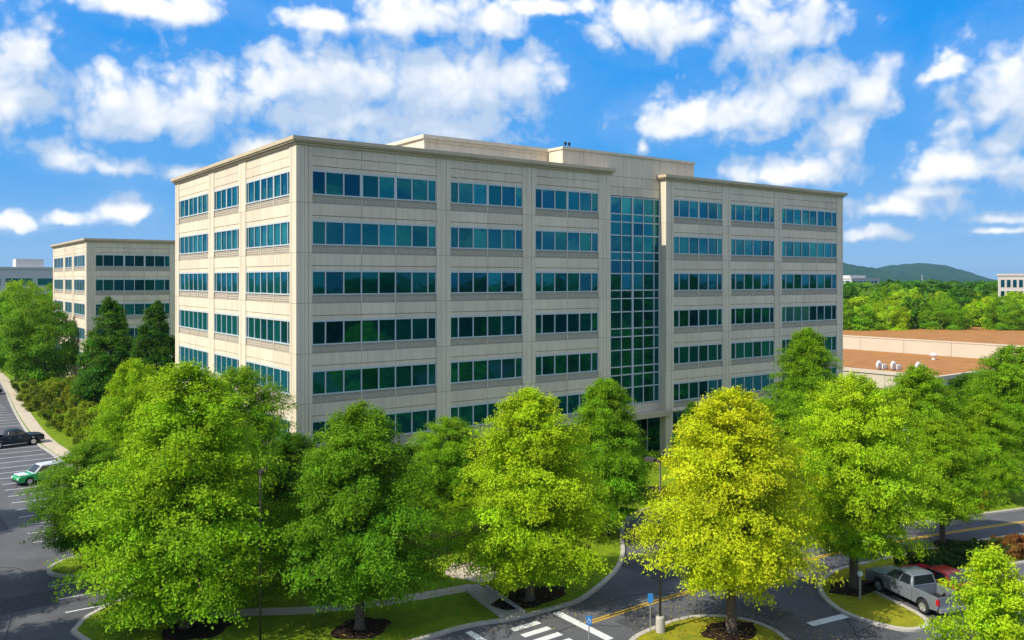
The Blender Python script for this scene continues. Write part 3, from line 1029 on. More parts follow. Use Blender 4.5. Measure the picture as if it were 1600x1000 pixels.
class Face:
    """places building pieces on one facade; local x along it, y into the wall, z up"""

    def __init__(self, root, ox, oy, th):
        self.root, self.ox, self.oy, self.th = root, ox, oy, th
        self.m = Matrix.Translation((ox, oy, 0)) @ Matrix.Rotation(th, 4, 'Z')

    def put(self, name, mb, m, parent=None, kind=None):
        # parts hang off the root; children of a placed part keep its frame
        if parent is None:
            return mb.build(name, M[m], self.root, loc=(self.ox, self.oy, 0), rot=(0, 0, self.th), kind=kind)
        return mb.build(name, M[m], parent, kind=kind)


def bay_segments(mul, nseg):
    """split a bay's mullion list into joints for the precast panels"""
    n = len(mul) - 1
    if nseg == 3:
        return [mul[0], mul[3], mul[5], mul[-1]]
    if nseg == 2:
        return [mul[0], mul[3], mul[-1]]
    return [mul[0], mul[-1]]


def facade(face, bays, piers, nrows, zh, zroof, zbase, row_limit, mint=()):
    """bays: (mullion positions, number of panel segments)"""
    for bi, (mul, nseg) in enumerate(bays):
        x0, x1 = mul[0], mul[-1]
        segs = bay_segments(mul, nseg)
        for k in range(nrows):
            zt = zh - PH * k
            zb = zt - GH
            fr = MB()
            fr.box(x0 - .02, x1 + .02, .01, .16, zt, zt + .15)
            fr.box(x0 - .02, x1 + .02, -.01, .18, zb - .11, zb)
            for i, x in enumerate(mul):
                w = .05
                if 0 < i < len(mul) - 1 and k == 0 and x in segs:
                    w = .13
                xa, xb = (x, x + .07) if i == 0 else (x - .07, x) if i == len(mul) - 1 else (x - w, x + w)
                fr.box(xa, xb, .025, .15, zb, zt)
            win = face.put('window', fr, 'alu')
            rows_ok = row_limit(bi, k)
            rest = MB()
            for i in range(len(mul) - 1):
                a, b = mul[i], mul[i + 1]
                if rows_ok:
                    p = link('pane', unit_pane, win, loc=((a + b) / 2, .10 + rp.uniform(-.004, .004), (zt + zb) / 2), rot=(R(rp.gauss(0, .28)), 0, R(rp.gauss(0, .35))), scale=(b - a, 1, GH))
                    p.color = (*(tuple(v * rp.uniform(.7, 1) for v in MINT) if (bi, k, i) in mint else pane_colour()), 1)
                else:
                    rest.box(a, b, .10, .12, zb, zt)
            if rest.v:
                g = face.put('glazing', rest, 'glass', win)
                g.color = (*TEAL, 1)
            last = k == nrows - 1
            for s in range(len(segs) - 1):
                a, b = segs[s] + (.012 if s else 0), segs[s + 1] - (.012 if s < len(segs) - 2 else 0)
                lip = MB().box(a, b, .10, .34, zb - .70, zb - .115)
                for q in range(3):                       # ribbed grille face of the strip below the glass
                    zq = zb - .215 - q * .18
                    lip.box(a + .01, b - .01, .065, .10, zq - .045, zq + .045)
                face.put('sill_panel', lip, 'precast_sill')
                pan = MB()
                if not last:
                    pan.box(a, b, .02, .34, zb - 1.72, zb - .78)
                    pan.box(a, b, .045, .34, zb - 2.09, zb - 1.76)
                else:
                    pan.box(a, b, .02, .34, zbase, zb - .78)
                face.put('spandrel_panel', pan, 'precast')
                if k == 0:
                    top = MB()
                    top.box(a, b, .045, .34, zt + .16, zt + .44)
                    mid = (a + b) / 2
                    top.box(a, mid - .012, .02, .34, zt + .48, zt + 1.22)
                    top.box(mid + .012, b, .02, .34, zt + .48, zt + 1.22)
                    top.box(a, b, .035, .34, zt + 1.26, zroof - .62)
                    face.put('parapet_panel', top, 'precast')
                if s:
                    face.put('joint_fin', MB().box(segs[s] - .045, segs[s] + .045, .03, .30, zb - .76, zb - .112), 'precast')
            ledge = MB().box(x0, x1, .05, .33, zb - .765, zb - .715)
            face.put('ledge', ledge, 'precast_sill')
    for (a, b) in piers:
        zs = [zroof - .62] + [zh - PH * k - GH - .74 for k in range(nrows)] + [zbase]
        for k in range(len(zs) - 1):
            z1, z0 = zs[k] - .012, zs[k + 1] + .012
            if z1 - z0 < .2:
                continue
            w = (b - a)
            pm = MB()
            if w > .9:
                pm.box(a, a + w * .30, -.03, .34, z0, z1)
                pm.box(a + w * .30 + .025, b - w * .30 - .025, -.012, .34, z0, z1)
                pm.box(b - w * .30, b, -.03, .34, z0, z1)
            else:
                pm.box(a, b, -.03, .34, z0, z1)
            face.put('pier_panel', pm, 'precast_pier')


def pane_list(x0, x1, first, last, n):
    step = (x1 - x0 - first - last) / (n - 2)
    return [x0] + [round(x0 + first + i * step, 3) for i in range(n - 1)] + [x1]


ZH, ZR, ZB = 27.79, 30.45, 5.05
LA, LB = 74.5, 35.3
main = thing('office_building', 'large six-storey beige office building with bands of teal windows in the middle', 'office building')
fa = Face(main, 0, 0, 0)
fb = Face(main, 0, LB, R(-90))
aL = pane_list(1.31, 12.80, 1.15, .84, 8)
a2 = pane_list(14.25, 22.24, .86, .82, 6)
a3 = pane_list(23.75, 31.78, .84, .88, 6)
a4 = pane_list(42.70, 50.72, .92, .82, 6)
a5 = pane_list(52.22, 60.20, .84, .84, 6)
a6 = pane_list(61.65, 73.15, .84, 1.05, 8)
baysA = [(aL, 3), (a2, 2), (a3, 2), (a4, 2), (a5, 2), (a6, 3)]
piersA = [(0.36, 1.30), (12.81, 14.24), (22.25, 23.74), (31.79, 33.38), (41.50, 42.69), (50.73, 52.21), (60.21, 61.64), (73.16, 74.5)]
hidden = {(0, 5), (2, 5), (4, 5), (5, 5), (1, 5)}
facade(fa, baysA, piersA, 6, ZH, ZR, ZB, lambda b, k: (b, k) not in hidden, mint={(5, 3, 0), (5, 3, 1), (5, 3, 2), (5, 3, 3)})
bR = pane_list(LB - 11.81, LB - 1.36, .55, .55, 8)
bM = pane_list(LB - 21.15, LB - 13.64, .62, .62, 6)
bL = pane_list(LB - 33.89, LB - 22.96, .52, .58, 8)
baysB = [(bL, 3), (bM, 2), (bR, 3)]
piersB = [(.0, LB - 33.90), (LB - 22.95, LB - 21.16), (LB - 13.63, LB - 11.82), (LB - 1.35, LB - .36)]
facade(fb, baysB, piersB, 6, ZH, ZR, ZB, lambda b, k: k < 3 or (b == 2 and k < 4) or (b == 2 and k == 5))
# corner columns shared by two faces
for z1, z0 in zip([ZR - .62] + [ZH - PH * k - GH - .74 for k in range(6)], [ZH - PH * k - GH - .74 for k in range(6)] + [ZB]):
    if z1 - z0 > .2:
        MB().box(-.03, .345, -.03, .345, z0 + .012, z1 - .012).build('corner_panel', M['precast_pier'], main)

# solid core behind the cladding
core = MB()
core.box(.34, 33.2, .34, LB - .2, ZB + .02, ZR - .5)
core.box(33.2, 41.7, 1.40, LB - .2, ZB + .02, ZR - .5)
core.box(41.7, LA - .2, .34, LB - .2, ZB + .02, ZR - .5)
core.build('wall', M['wall_core'], main)
# returns of the two wings beside the recessed glass wall
for x0, x1 in ((33.20, 33.385), (41.495, 41.70)):
    zs = [ZR - .62] + [ZH - PH * k - GH - .74 for k in range(6)] + [ZB]
    for z1, z0 in zip(zs, zs[1:]):
        if z1 - z0 > .2:
            MB().box(x0, x1, .345, 1.39, z0 + .012, z1 - .012).build('return_panel', M['precast_pier'], main)
# end wall and rear wall
MB().box(LA - .19, LA, .345, LB - .2, ZB, ZR - .55).build('end_wall', M['precast'], main)
MB().box(.36, LA, LB - .19, LB, ZB, ZR - .55).build('rear_wall', M['precast'], main)
MB().box(.1, LA - .1, 2, LB - .1, ZR - .49, ZR - .40).build('roof', M['roof_gravel'], main)


def cornice(root, x0, x1, y0, y1, zr, m='cornice'):
    """stepped cornice following the front (y0), left (x0) and right (x1) edges of a block"""
    c = MB()
    for d, a, b in ((.44, zr - .30, zr), (.34, zr - .42, zr - .305), (.14, zr - .62, zr - .425)):
        c.box(x0 - d, x1 + d, y0 - d, y0 + .5, a, b)
        c.box(x0 - d, x0 + .5, y0 + .505, y1 + d, a, b)
        c.box(x1 - .5, x1 + d, y0 + .505, y1 + d, a, b)
        c.box(x0 + .505, x1 - .505, y1 - .5, y1 + d, a, b)
    return c.build('cornice', M[m], root)


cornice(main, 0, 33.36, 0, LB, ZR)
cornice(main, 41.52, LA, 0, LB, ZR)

# recessed glass wall
D = .95
xs = [33.39, 35.0, 36.55, 38.18, 39.75, 41.0, 41.49]
xs = [33.39, 35.86, 37.44, 39.06, 40.66, 41.49]
xs = [33.39, 34.30, 35.86, 37.44, 39.06, 40.66, 41.49]
zs = [ZH]
for k in range(6):
    zt = ZH - PH * k
    zs += [zt - GH] + ([zt - GH - .86, zt - PH] if k < 5 else [])
cw = MB()
for i, x in enumerate(xs):
    w = .10 if i == 3 else .045
    xa, xb = (x, x + .09) if i == 0 else (x - .09, x) if i == len(xs) - 1 else (x - w, x + w)
    cw.box(xa, xb, D - .03 - (.05 if i == 3 else 0), D + .10, zs[-1] - .1, zs[0] + .12)
for i, z in enumerate(zs):
    for a, b in zip(xs, xs[1:]):
        cw.box(a + .09, b - .09 - (.02 if b == xs[3] else 0), D - .02, D + .09, z - .055, z + .055)
cwo = cw.build('curtain_wall', M['alu'], main)
for i in range(len(xs) - 1):
    for j in range(len(zs) - 1):
        p = link('curtain_pane', unit_pane, cwo, loc=((xs[i] + xs[i + 1]) / 2, D + .05, (zs[j] + zs[j + 1]) / 2), rot=(R(rp.gauss(0, .3)), 0, R(rp.gauss(0, .35))), scale=(xs[i + 1] - xs[i], 1, zs[j] - zs[j + 1]))
        p.color = (*pane_colour(), 1)
MB().box(33.39, 41.49, D - .02, 1.39, ZB, zs[-1] - .11).build('spandrel_panel', M['precast'], main)
MB().box(32.9, 42.2, -.30, 1.2, ZB - .5, ZB - .01).build('canopy_edge', M['cornice'], main)

# tall parapet above the glass wall (front penthouse) and the rear penthouse
PX0, PX1, PZ = 27.9, 47.0, 32.35
ph1 = MB()
pen = ph1.box(PX0, PX1, 1.10, 12, ZR - .35, PZ - .28).build('penthouse', M['precast'], main)
for (a, b, z0, z1) in ((33.39, 36.1, ZH + .14, ZR - .55), (36.13, 38.75, ZH + .14, ZR - .55), (38.78, 41.49, ZH + .14, ZR - .55)):
    MB().box(a, b, D, 1.35, z0, z0 + .9).build('spandrel_panel', M['precast'], main)
    MB().box(a, b, D, 1.35, z0 + .93, z1).build('spandrel_panel', M['precast'], main)
nseg = 7
for i in range(nseg):
    a, b = PX0 + (PX1 - PX0) * i / nseg, PX0 + (PX1 - PX0) * (i + 1) / nseg
    MB().box(a + .012, b - .012, D, 1.095, ZR - .52, PZ - .285).build('panel', M['precast'], pen)
capm = MB()
capm.box(PX0 - .1, PX1 + .1, D - .12, 12.1, PZ - .27, PZ)
capm.build('cap', M['precast_pier'], pen)
pen2 = MB().box(13.5, 45.5, 3.3, 22, ZR - .35, 32.05).build('penthouse', M['precast'], main)
MB().box(13.3, 45.7, 3.1, 22.2, 32.06, 32.4).build('cap', M['precast_pier'], pen2)
MB().box(13.42, 45.6, 3.22, 3.295, 31.75, 32.055).build('moulding', M['precast'], pen2)
for dx in (0, .5):
    b = MB()
    b.tube([(0, 0, 0), (0, 0, .22)], [.05, .05], 8)
    b.tube([(0, 0, .22), (0, 0, .30), (0, 0, .48), (0, 0, .55)], [.05, .15, .15, .05], 10)
    o = b.build('roof_lamp', M['dark'], None, loc=(PX0 + .6 + dx, D + .3, PZ))
    tag(o, 'small dark lamp on the penthouse corner, the %s of the pair' % ('left' if dx == 0 else 'right'), 'lamp', 'pair of roof lamps')

# ground floor: columns and set back glazing
col = MB().box(-.55, .55, -.0, .9, 0, ZB - .02)
colm = col.mesh('column', M['precast_pier'])
for (a, b) in [(0, 1.3)] + piersA[1:]:
    link('column', colm, main, loc=((a + b) / 2, .05, .1))
for y in (1.0, 12.7, 22.0, 34.4):
    link('column', colm, main, loc=(.05, y + .5, .1), rot=(0, 0, R(-90)))
lob = MB()
lob.box(2.4, LA - 2.4, 2.4, LB - 2.4, .1, ZB - .3)
lob.build('lobby_wall', M['wall_core'], main)
lf = MB()
for i in range(29):
    lf.box(2.6 + i * 2.4, 2.72 + i * 2.4, 2.30, 2.38, .2, 4.2)
lf.box(2.4, LA - 2.4, 2.30, 2.38, 4.2, 4.35)
lw = lf.build('lobby_window', M['alu'], main)
g = MB().box(2.5, LA - 2.5, 2.345, 2.36, .2, 4.2).build('glazing', M['glass'], lw)
g.color = (.002, .03, .028, 1)
g2 = MB().box(2.345, 2.36, 2.5, LB - 2.5, .2, 4.2).build('glazing', M['glass'], lw)
g2.color = (.002, .03, .028, 1)
MB().box(-.06, 33.0, -.16, -.035, ZB - .12, ZB + .10).build('ledge', M['precast_pier'], main)
MB().box(42.3, LA + .06, -.16, -.035, ZB - .12, ZB + .10).build('ledge', M['precast_pier'], main)
MB().box(-.16, -.035, -.06, LB, ZB - .12, ZB + .10).build('ledge', M['precast_pier'], main)
MB().box(.35, LA - .2, .35, LB - .2, ZB - .28, ZB + .01).build('soffit', M['wall_core'], main)

# smaller sister building on the left
AX, AY, AZH, AZR = -.5, 86.5, 23.1, 25.8
annex = thing('office_building', 'smaller beige office building of the same style, left of the main one', 'office building')
fa2 = Face(annex, AX, AY, 0)
fb2 = Face(annex, AX, AY + LB, R(-90))
facade(fa2, [(aL, 3), (a2, 2)], [(.36, 1.30), (12.81, 14.24), (22.25, 24.0)], 5, AZH, AZR, 3.0, lambda b, k: b == 0 and k < 4)
facade(fb2, baysB, piersB, 5, AZH, AZR, 3.0, lambda b, k: k < 2)
for z1, z0 in zip([AZR - .62] + [AZH - PH * k - GH - .74 for k in range(5)], [AZH - PH * k - GH - .74 for k in range(5)] + [3.0]):
    if z1 - z0 > .2:
        MB().box(AX - .03, AX + .345, AY - .03, AY + .345, z0 + .012, z1 - .012).build('corner_panel', M['precast_pier'], annex)
MB().box(AX + .34, AX + 24, AY + .34, AY + LB - .2, 0, AZR - .5).build('wall', M['wall_core'], annex)
MB().box(AX + .36, AX + 24, AY + LB - .19, AY + LB, 0, AZR - .5).build('rear_wall', M['precast'], annex)
cornice(annex, AX, AX + 24.1, AY, AY + LB, AZR)
MB().box(AX + .6, AX + 23.4, AY + .6, AY + LB - .6, AZR - .49, AZR - .4).build('roof', M['roof_gravel'], annex)


def far_block(name, label, x0, y0, x1, y1, z0, z1, wallm, storey, wz, ww, gap, pent=None, roofm='roof_gravel', zw_top=1.4):
    """distant office block with its windows as parts"""
    t = thing(name, label, 'office building')
    MB().box(x0, x1, y0, y1, z0, z1).build('wall', M[wallm], t)
    MB().box(x0 - .3, x1 + .3, y0 - .3, y1 + .3, z1 + .005, z1 + .7).build('cornice', M[wallm], t)
    z = z1 - zw_top
    while z - wz > max(z0, 4):
        x = x0 + gap
        while x + ww < x1:
            w = MB().box(x - .15, x + ww + .15, y0 - .10, y0 - .003, z - wz - .15, z + .15).build('window', M['alu' if wallm == 'far_grey' else 'far_wall'], t)
            q = MB().box(x, x + ww, y0 - .14, y0 - .103, z - wz, z).build('pane', M['glass'], w)
            q.color = (*TEAL, 1)
            x += ww + gap
        y = y0 + gap
        while y + ww < y1:
            w = MB().box(x0 - .10, x0 - .003, y - .15, y + ww + .15, z - wz - .15, z + .15).build('window', M['alu' if wallm == 'far_grey' else 'far_wall'], t)
            q = MB().box(x0 - .14, x0 - .103, y, y + ww, z - wz, z).build('pane', M['glass'], w)
            q.color = (*NAVY, 1)
            y += ww + gap
        z -= storey
    if pent:
        MB().box(*pent).build('penthouse', M[wallm], t)
    return t


far_block('office_building', 'low grey office block behind the trees at the left edge', -25, 278, 40, 320, 0, 22.8, 'far_grey', 5.5, 2.4, 8.2, 1.6, (9.5, 18.2, 282, 292, 23.5, 26.4), zw_top=3.3)
far_block('office_building', 'pale office block above the trees at the right edge', 291, 26, 345, 77, -1, 20.4, 'far_wall', 4.0, 2.6, 1.25, .75, (309, 330, 40, 58, 21.1, 23.6))
far_block('office_building', 'tiny grey office block in the distance beside the hills', 530, 283, 566, 305, -1, 19.4, 'far_grey', 4.6, 1.9, 3.2, 1.5, (536, 556, 288, 298, 20.1, 22.0))

# low building with brown roofs
low = thing('low_building', 'low cream building with brown flat roofs right of the main building', 'building')
MB().box(115.2, 156.5, 8.1, 94, -.05, 2.46).build('wall', M['cream'], low)
for i in range(9):
    MB().box(115.10, 115.195, 8.2 + i * 9.5, 17.6 + i * 9.5, 0, 2.45).build('panel', M['cream'], low)
pw = MB()
pw.box(114.9, 115.6, 7.8, 94, 2.465, 3.04)
pw.box(115.605, 155.9, 7.8, 8.5, 2.465, 3.04)
pw.build('parapet', M['cream'], low)
MB().box(115.61, 155.9, 8.51, 94, 2.47, 2.75).build('roof', M['brown_roof'], low)
MB().box(118.0, 150, 8.03, 8.09, .3, 2.2).build('shade_sheet', M['dark'], low)  # dark sheet puts the shade on the front wall; no door here
for i in range(13):
    MB().box(156.0, 156.4, -36.6 + i * 10.5 + .03, -36.6 + (i + 1) * 10.5 - .03, -.05, 5.68).build('panel', M['cream'], low)
MB().box(156.5, 226, -36.5, 99.8, -.05, 5.2).build('wall', M['cream'], low)
MB().box(155.9, 156.6, -36.7, 100, 5.69, 5.95).build('parapet', M['cream'], low)
MB().box(156.61, 226, -36.6, 100, 5.21, 5.5).build('roof', M['brown_roof'], low)


def duct_unit(x, y, z, label):
    t = thing('roof_unit', label, 'air conditioner', (x, y, z), R(8))
    t.scale = (.7, .7, .7)
    MB().box(-1.3, 1.3, -.8, .8, .12, 1.25).build('casing', M['white_metal'], t)
    MB().tube([(-1.2, 0, 1.2), (-1.2, 0, 1.9), (-1.9, 0, 2.0), (-2.5, 0, 1.6), (-2.5, 0, .1)], [.42, .42, .42, .42, .42], 10).build('duct', M['white_metal'], t, smooth=True)
    MB().box(1.35, 2.4, -.6, .6, .1, .8).build('fan_box', M['pole_grey'], t)
    f = MB()
    for sx in (-1.1, 1.1):
        f.box(sx - .08, sx + .08, -.85, .85, 0, .115)
    f.build('foot', M['dark'], t)
    return t


duct_unit(120.5, 21.4, 2.75, 'leftmost white air unit with a bent duct on the brown roof')
duct_unit(121.6, 19.3, 2.75, 'middle white air unit with a bent duct on the brown roof')
duct_unit(123.8, 15.9, 2.75, 'right white air unit with a bent duct on the brown roof')
t = thing('roof_vent', 'small white roof vent alone on the brown roof before the cream wall', 'vent', (146.3, 25.2, 2.75))
MB().tube([(0, 0, 0), (0, 0, .8)], [.35, .35], 10).build('stack', M['white_metal'], t)
MB().tube([(0, 0, .75), (0, 0, 1.0), (0, 0, 1.35)], [.7, .8, .2], 12).build('hood', M['white_metal'], t)

# radio mast far off
t = thing('radio_mast', 'thin radio mast standing on the horizon before the hills', 'mast', (857, 405, 0))
m = MB()
for i in range(3):
    a = i * 2.094
    m.tube([(1.4 * math.cos(a), 1.4 * math.sin(a), 0), (.3 * math.cos(a), .3 * math.sin(a), 25)], [.10, .06], 5)
for i in range(8):
    z = 1 + i * 2.8
    rr = 1.4 - 1.1 * z / 25
    for j in range(3):
        a, b = j * 2.094, (j + 1) * 2.094
        m.tube([(rr * math.cos(a), rr * math.sin(a), z), (rr * math.cos(b), rr * math.sin(b), z + 2)], [.06, .06], 4)
m.build('lattice', M['white_metal'], t)

# hills
def hills(name, pts, y_off, dist, seed):
    rng = np.random.default_rng(seed)
    nu, nv = 120, 26
    us = np.linspace(.05, .75, nu)
    V = []
    for iv in range(nv):
        v = iv / (nv - 1)
        dep = dist + v * dist * .45
        for u in us:
            lat = u * dep
            hz = np.interp(u, [p[0] for p in pts], [p[1] for p in pts])
            prof = math.sin(math.pi * min(1, v * .95 + .02)) ** .8
            z = hz * prof * (dep / dist) + 2.5 * math.sin(u * 60 + v * 9 + seed) * prof + rng.normal() * 2.2 * prof - 2
            V.append((-25.6 + .59 * dep + .807 * lat, -63.7 + .807 * dep - .59 * lat, z))
    F = [(i * nu + j, i * nu + j + 1, (i + 1) * nu + j + 1, (i + 1) * nu + j) for i in range(nv - 1) for j in range(nu - 1)]
    me = bpy.data.meshes.new(name)
    me.from_pydata(V, [], F)
    me.materials.append(M['hill'])
    me.polygons.foreach_set('use_smooth', [True] * len(me.polygons))
    return structure(link(name, me))


hills('hills', [(.05, 25), (.3, 40), (.37, 58), (.392, 60), (.42, 46), (.45, 34), (.50, 22), (.56, 8), (.75, 8)], 0, 2300, 3)
hills('hills', [(.05, 12), (.38, 26), (.42, 48), (.45, 66), (.484, 76), (.51, 66), (.54, 40), (.56, 20), (.575, 14), (.75, 22)], 0, 3000, 9)


# ------------------------------------------------------------------ vehicles
def wheel_meshes(r=.40, w=.26):
    tb = MB()
    prof = [(r * .62, -w / 2), (r * .92, -w / 2), (r, -w * .33), (r, w * .33), (r * .92, w / 2), (r * .62, w / 2)]
    n = 22
    vs = [(p * math.cos(2 * math.pi * k / n), y, p * math.sin(2 * math.pi * k / n)) for k in range(n) for p, y in prof]
    q = len(prof)
    fs = [(k * q + i, k * q + i + 1, ((k + 1) % n) * q + i + 1, ((k + 1) % n) * q + i) for k in range(n) for i in range(q - 1)]
    tb.add(vs, fs)
    tyre = tb.mesh('tyre', M['rubber'], True, True)
    rb_ = MB()
    rb_.tube([(0, -w * .42, 0), (0, w * .42, 0)], [r * .63, r * .63], 20)
    for k in range(6):
        a = k * math.pi / 3
        c, s = math.cos(a), math.sin(a)
        for sg in (-1, 1):
            y0 = sg * w * .42
            y1 = sg * w * .5
            p = Vector((c, 0, s)); u = Vector((-s, 0, c))
            pts = [p * r * .1 + u * .05, p * r * .6 + u * .07, p * r * .6 - u * .07, p * r * .1 - u * .05]
            rb_.add([(a_.x, y0, a_.z) for a_ in pts] + [(a_.x, y1, a_.z) for a_ in pts], [(4, 5, 6, 7), (0, 1, 5, 4), (1, 2, 6, 5), (2, 3, 7, 6), (3, 0, 4, 7)])
    rim = rb_.mesh('rim', M['rim'], False, True)
    return tyre, rim


WHEEL = wheel_meshes()


def side_extrude(poly, w0, w1, bev=.04, inset=None):
    """extrude a side outline (x, z) across y from w0 to w1 with rounded edges"""
    b = bmesh.new()
    A = [b.verts.new((x, w0, z)) for x, z in poly]
    B = [b.verts.new((x, w1, z)) for x, z in poly]
    n = len(poly)
    b.faces.new(A)
    b.faces.new(B[::-1])
    side = []
    for i in range(n):
        b.faces.new((A[i], B[i], B[(i + 1) % n], A[(i + 1) % n]))
    bmesh.ops.recalc_face_normals(b, faces=b.faces)
    if bev:
        es = [e for e in b.edges if abs(e.verts[0].co.y - e.verts[1].co.y) < 1e-6]
        bmesh.ops.bevel(b, geom=es, offset=bev, segments=2, affect='EDGES', profile=.6)
    return b


def bm_obj(b, name, m, parent, smooth=True):
    me = bpy.data.meshes.new(name)
    b.to_mesh(me)
    b.free()
    me.materials.append(m)
    if smooth:
        me.polygons.foreach_set('use_smooth', [True] * len(me.polygons))
        try:
            me.set_sharp_from_angle(angle=R(35))
        except Exception:
            pass
    return link(name, me, parent)


def arch(cx, r, z, n=8):
    return [(cx - r * math.cos(math.pi * i / n), z + r * .98 * math.sin(math.pi * i / n)) for i in range(n + 1)]


def cab(root, base, top, zb, zt, wb, wt, colr, paintm, pillars, roofcol=None):
    """tapered cabin: base=(x front, x rear), top=(x front, x rear); glass set proud of the pillars"""
    xf, xr = base
    tf, tr = top
    v = [(xf, -wb, zb), (xf, wb, zb), (xr, wb, zb), (xr, -wb, zb), (tf, -wt, zt), (tf, wt, zt), (tr, wt, zt), (tr, -wt, zt)]
    b = bmesh.new()
    bv = [b.verts.new(p) for p in v]
    for f in ((0, 1, 5, 4), (1, 2, 6, 5), (2, 3, 7, 6), (3, 0, 4, 7), (4, 5, 6, 7), (3, 2, 1, 0)):
        b.faces.new([bv[i] for i in f])
    bmesh.ops.recalc_face_normals(b, faces=b.faces)
    es = [e for e in b.edges if max(p.co.z for p in e.verts) > zb + .01]
    bmesh.ops.bevel(b, geom=es, offset=.07, segments=3, affect='EDGES')
    o = bm_obj(b, 'cabin', paintm, root)
    o.color = (*(roofcol or colr), 1)

    def quad(a, b_, c, d, u0, u1, v0, v1, off, name):
        a, b_, c, d = map(Vector, (a, b_, c, d))
        nrm = (b_ - a).cross(d - a).normalized()
        if nrm.dot((a + c) / 2 - Vector(((xf + xr) / 2, 0, (zb + zt) / 2))) < 0:
            nrm = -nrm

        def at(u, w):
            return a * (1 - u) * (1 - w) + b_ * u * (1 - w) + c * u * w + d * (1 - u) * w
        pts = [at(u0, v0), at(u1, v0), at(u1, v1), at(u0, v1)]
        q = [p + nrm * off for p in pts] + [p - nrm * .02 for p in pts]
        MB().add(q, [(0, 1, 2, 3), (0, 4, 5, 1), (1, 5, 6, 2), (2, 6, 7, 3), (3, 7, 4, 0)]).build(name, M['car_glass'], o, fix=True)
    quad(v[0], v[1], v[5], v[4], .07, .93, .06, .9, .012, 'windscreen')
    quad(v[3], v[2], v[6], v[7], .09, .91, .12, .86, .012, 'rear_window')
    for p0, p1 in pillars:
        quad(v[0], v[3], v[7], v[4], p0, p1, .1, .88, .012, 'side_window')
        quad(v[1], v[2], v[6], v[5], p0, p1, .1, .88, .012, 'side_window')
    return o


def wheels(root, xs_, y, r=.40):
    for x in xs_:
        for s in (-1, 1):
            w = thing_part('wheel', root, (x, s * y, r))
            a = link('tyre', WHEEL[0], w, scale=(r / .4, 1, r / .4))
            link('rim', WHEEL[1], w, scale=(r / .4, 1, r / .4))


def thing_part(name, root, loc):
    o = bpy.data.objects.new(name, None)
    COL.objects.link(o)
    o.empty_display_size = .3
    o.location = loc
    o.parent = root
    return o


def boxpart(name, root, m, *b, colr=None):
    o = MB().box(*b).build(name, M[m] if isinstance(m, str) else m, root)
    if colr:
        o.color = (*colr, 1)
    return o


def pickup(label, loc, rz, colr, group=None):
    t = thing('pickup_truck', label, 'pickup truck', loc, rz, group)
    P = M['paint_car']
    front = [(-.88, .48)] + arch(1.78, .50, .48)[0:0] + [(1.78 - .50, .48)] + arch(1.78, .50, .48)[1:-1] + [(1.78 + .50, .48), (2.78, .48), (2.90, .60), (2.92, 1.0), (2.84, 1.14), (2.2, 1.22), (1.28, 1.27), (-.88, 1.27)]
    o = bm_obj(side_extrude(front, -.98, .98, .05), 'body', P, t)
    o.color = (*colr, 1)
    boxpart('grille', o, 'dark', 2.90, 2.95, -.55, .55, .78, 1.06)
    for s in (-1, 1):
        boxpart('headlight', o, 'clear_lens', 2.78, 2.94, s * .76 - .18, s * .76 + .18, .84, 1.05)
        boxpart('door_seam', o, 'dark', .178, .192, s * .978 - .004, s * .978 + .008, .55, 1.24)
        for hx in (.35, -.68):
            boxpart('handle', o, 'rim', hx - .1, hx + .1, s * 1.0 - .025, s * 1.0 + .03, 1.07, 1.11)
        m_ = boxpart('mirror', o, P, .98, 1.12, s * 1.12 - .12, s * 1.12 + .12, 1.26, 1.46, colr=colr)
        rear = [(-.90, .48)] + [(-1.73 + .50, .48)] + arch(-1.73, .50, .48)[1:-1][::-1] + [(-1.73 - .50, .48), (-2.80, .55), (-2.84, .75), (-2.84, 1.30), (-.90, 1.30)]
        y0, y1 = (.86, .98) if s > 0 else (-.98, -.86)
        bs = bm_obj(side_extrude(rear, y0, y1, .03), 'bed_side', P, t)
        bs.color = (*colr, 1)
        boxpart('tail_light', bs, 'red_lens', -2.87, -2.72, s * .925 - .07, s * .925 + .07, .86, 1.2)
    boxpart('bed_floor', t, 'dark', -2.76, -.92, -.855, .855, .58, .72)
    boxpart('tailgate', t, P, -2.86, -2.765, -.85, .85, .66, 1.28, colr=colr)
    boxpart('bumper', t, 'rim', -3.0, -2.87, -.92, .92, .48, .68)
    boxpart('bumper', t, 'rim', 2.86, 3.02, -.93, .93, .46, .68)
    cab(t, (1.32, -.90), (.52, -.74), 1.275, 1.90, .95, .76, colr, P, [(.07, .50), (.54, .93)])
    wheels(t, (1.78, -1.73), .86, .41)
    boxpart('underbody', t, 'dark', -2.7, 2.6, -.70, .70, .34, .50)
    return t


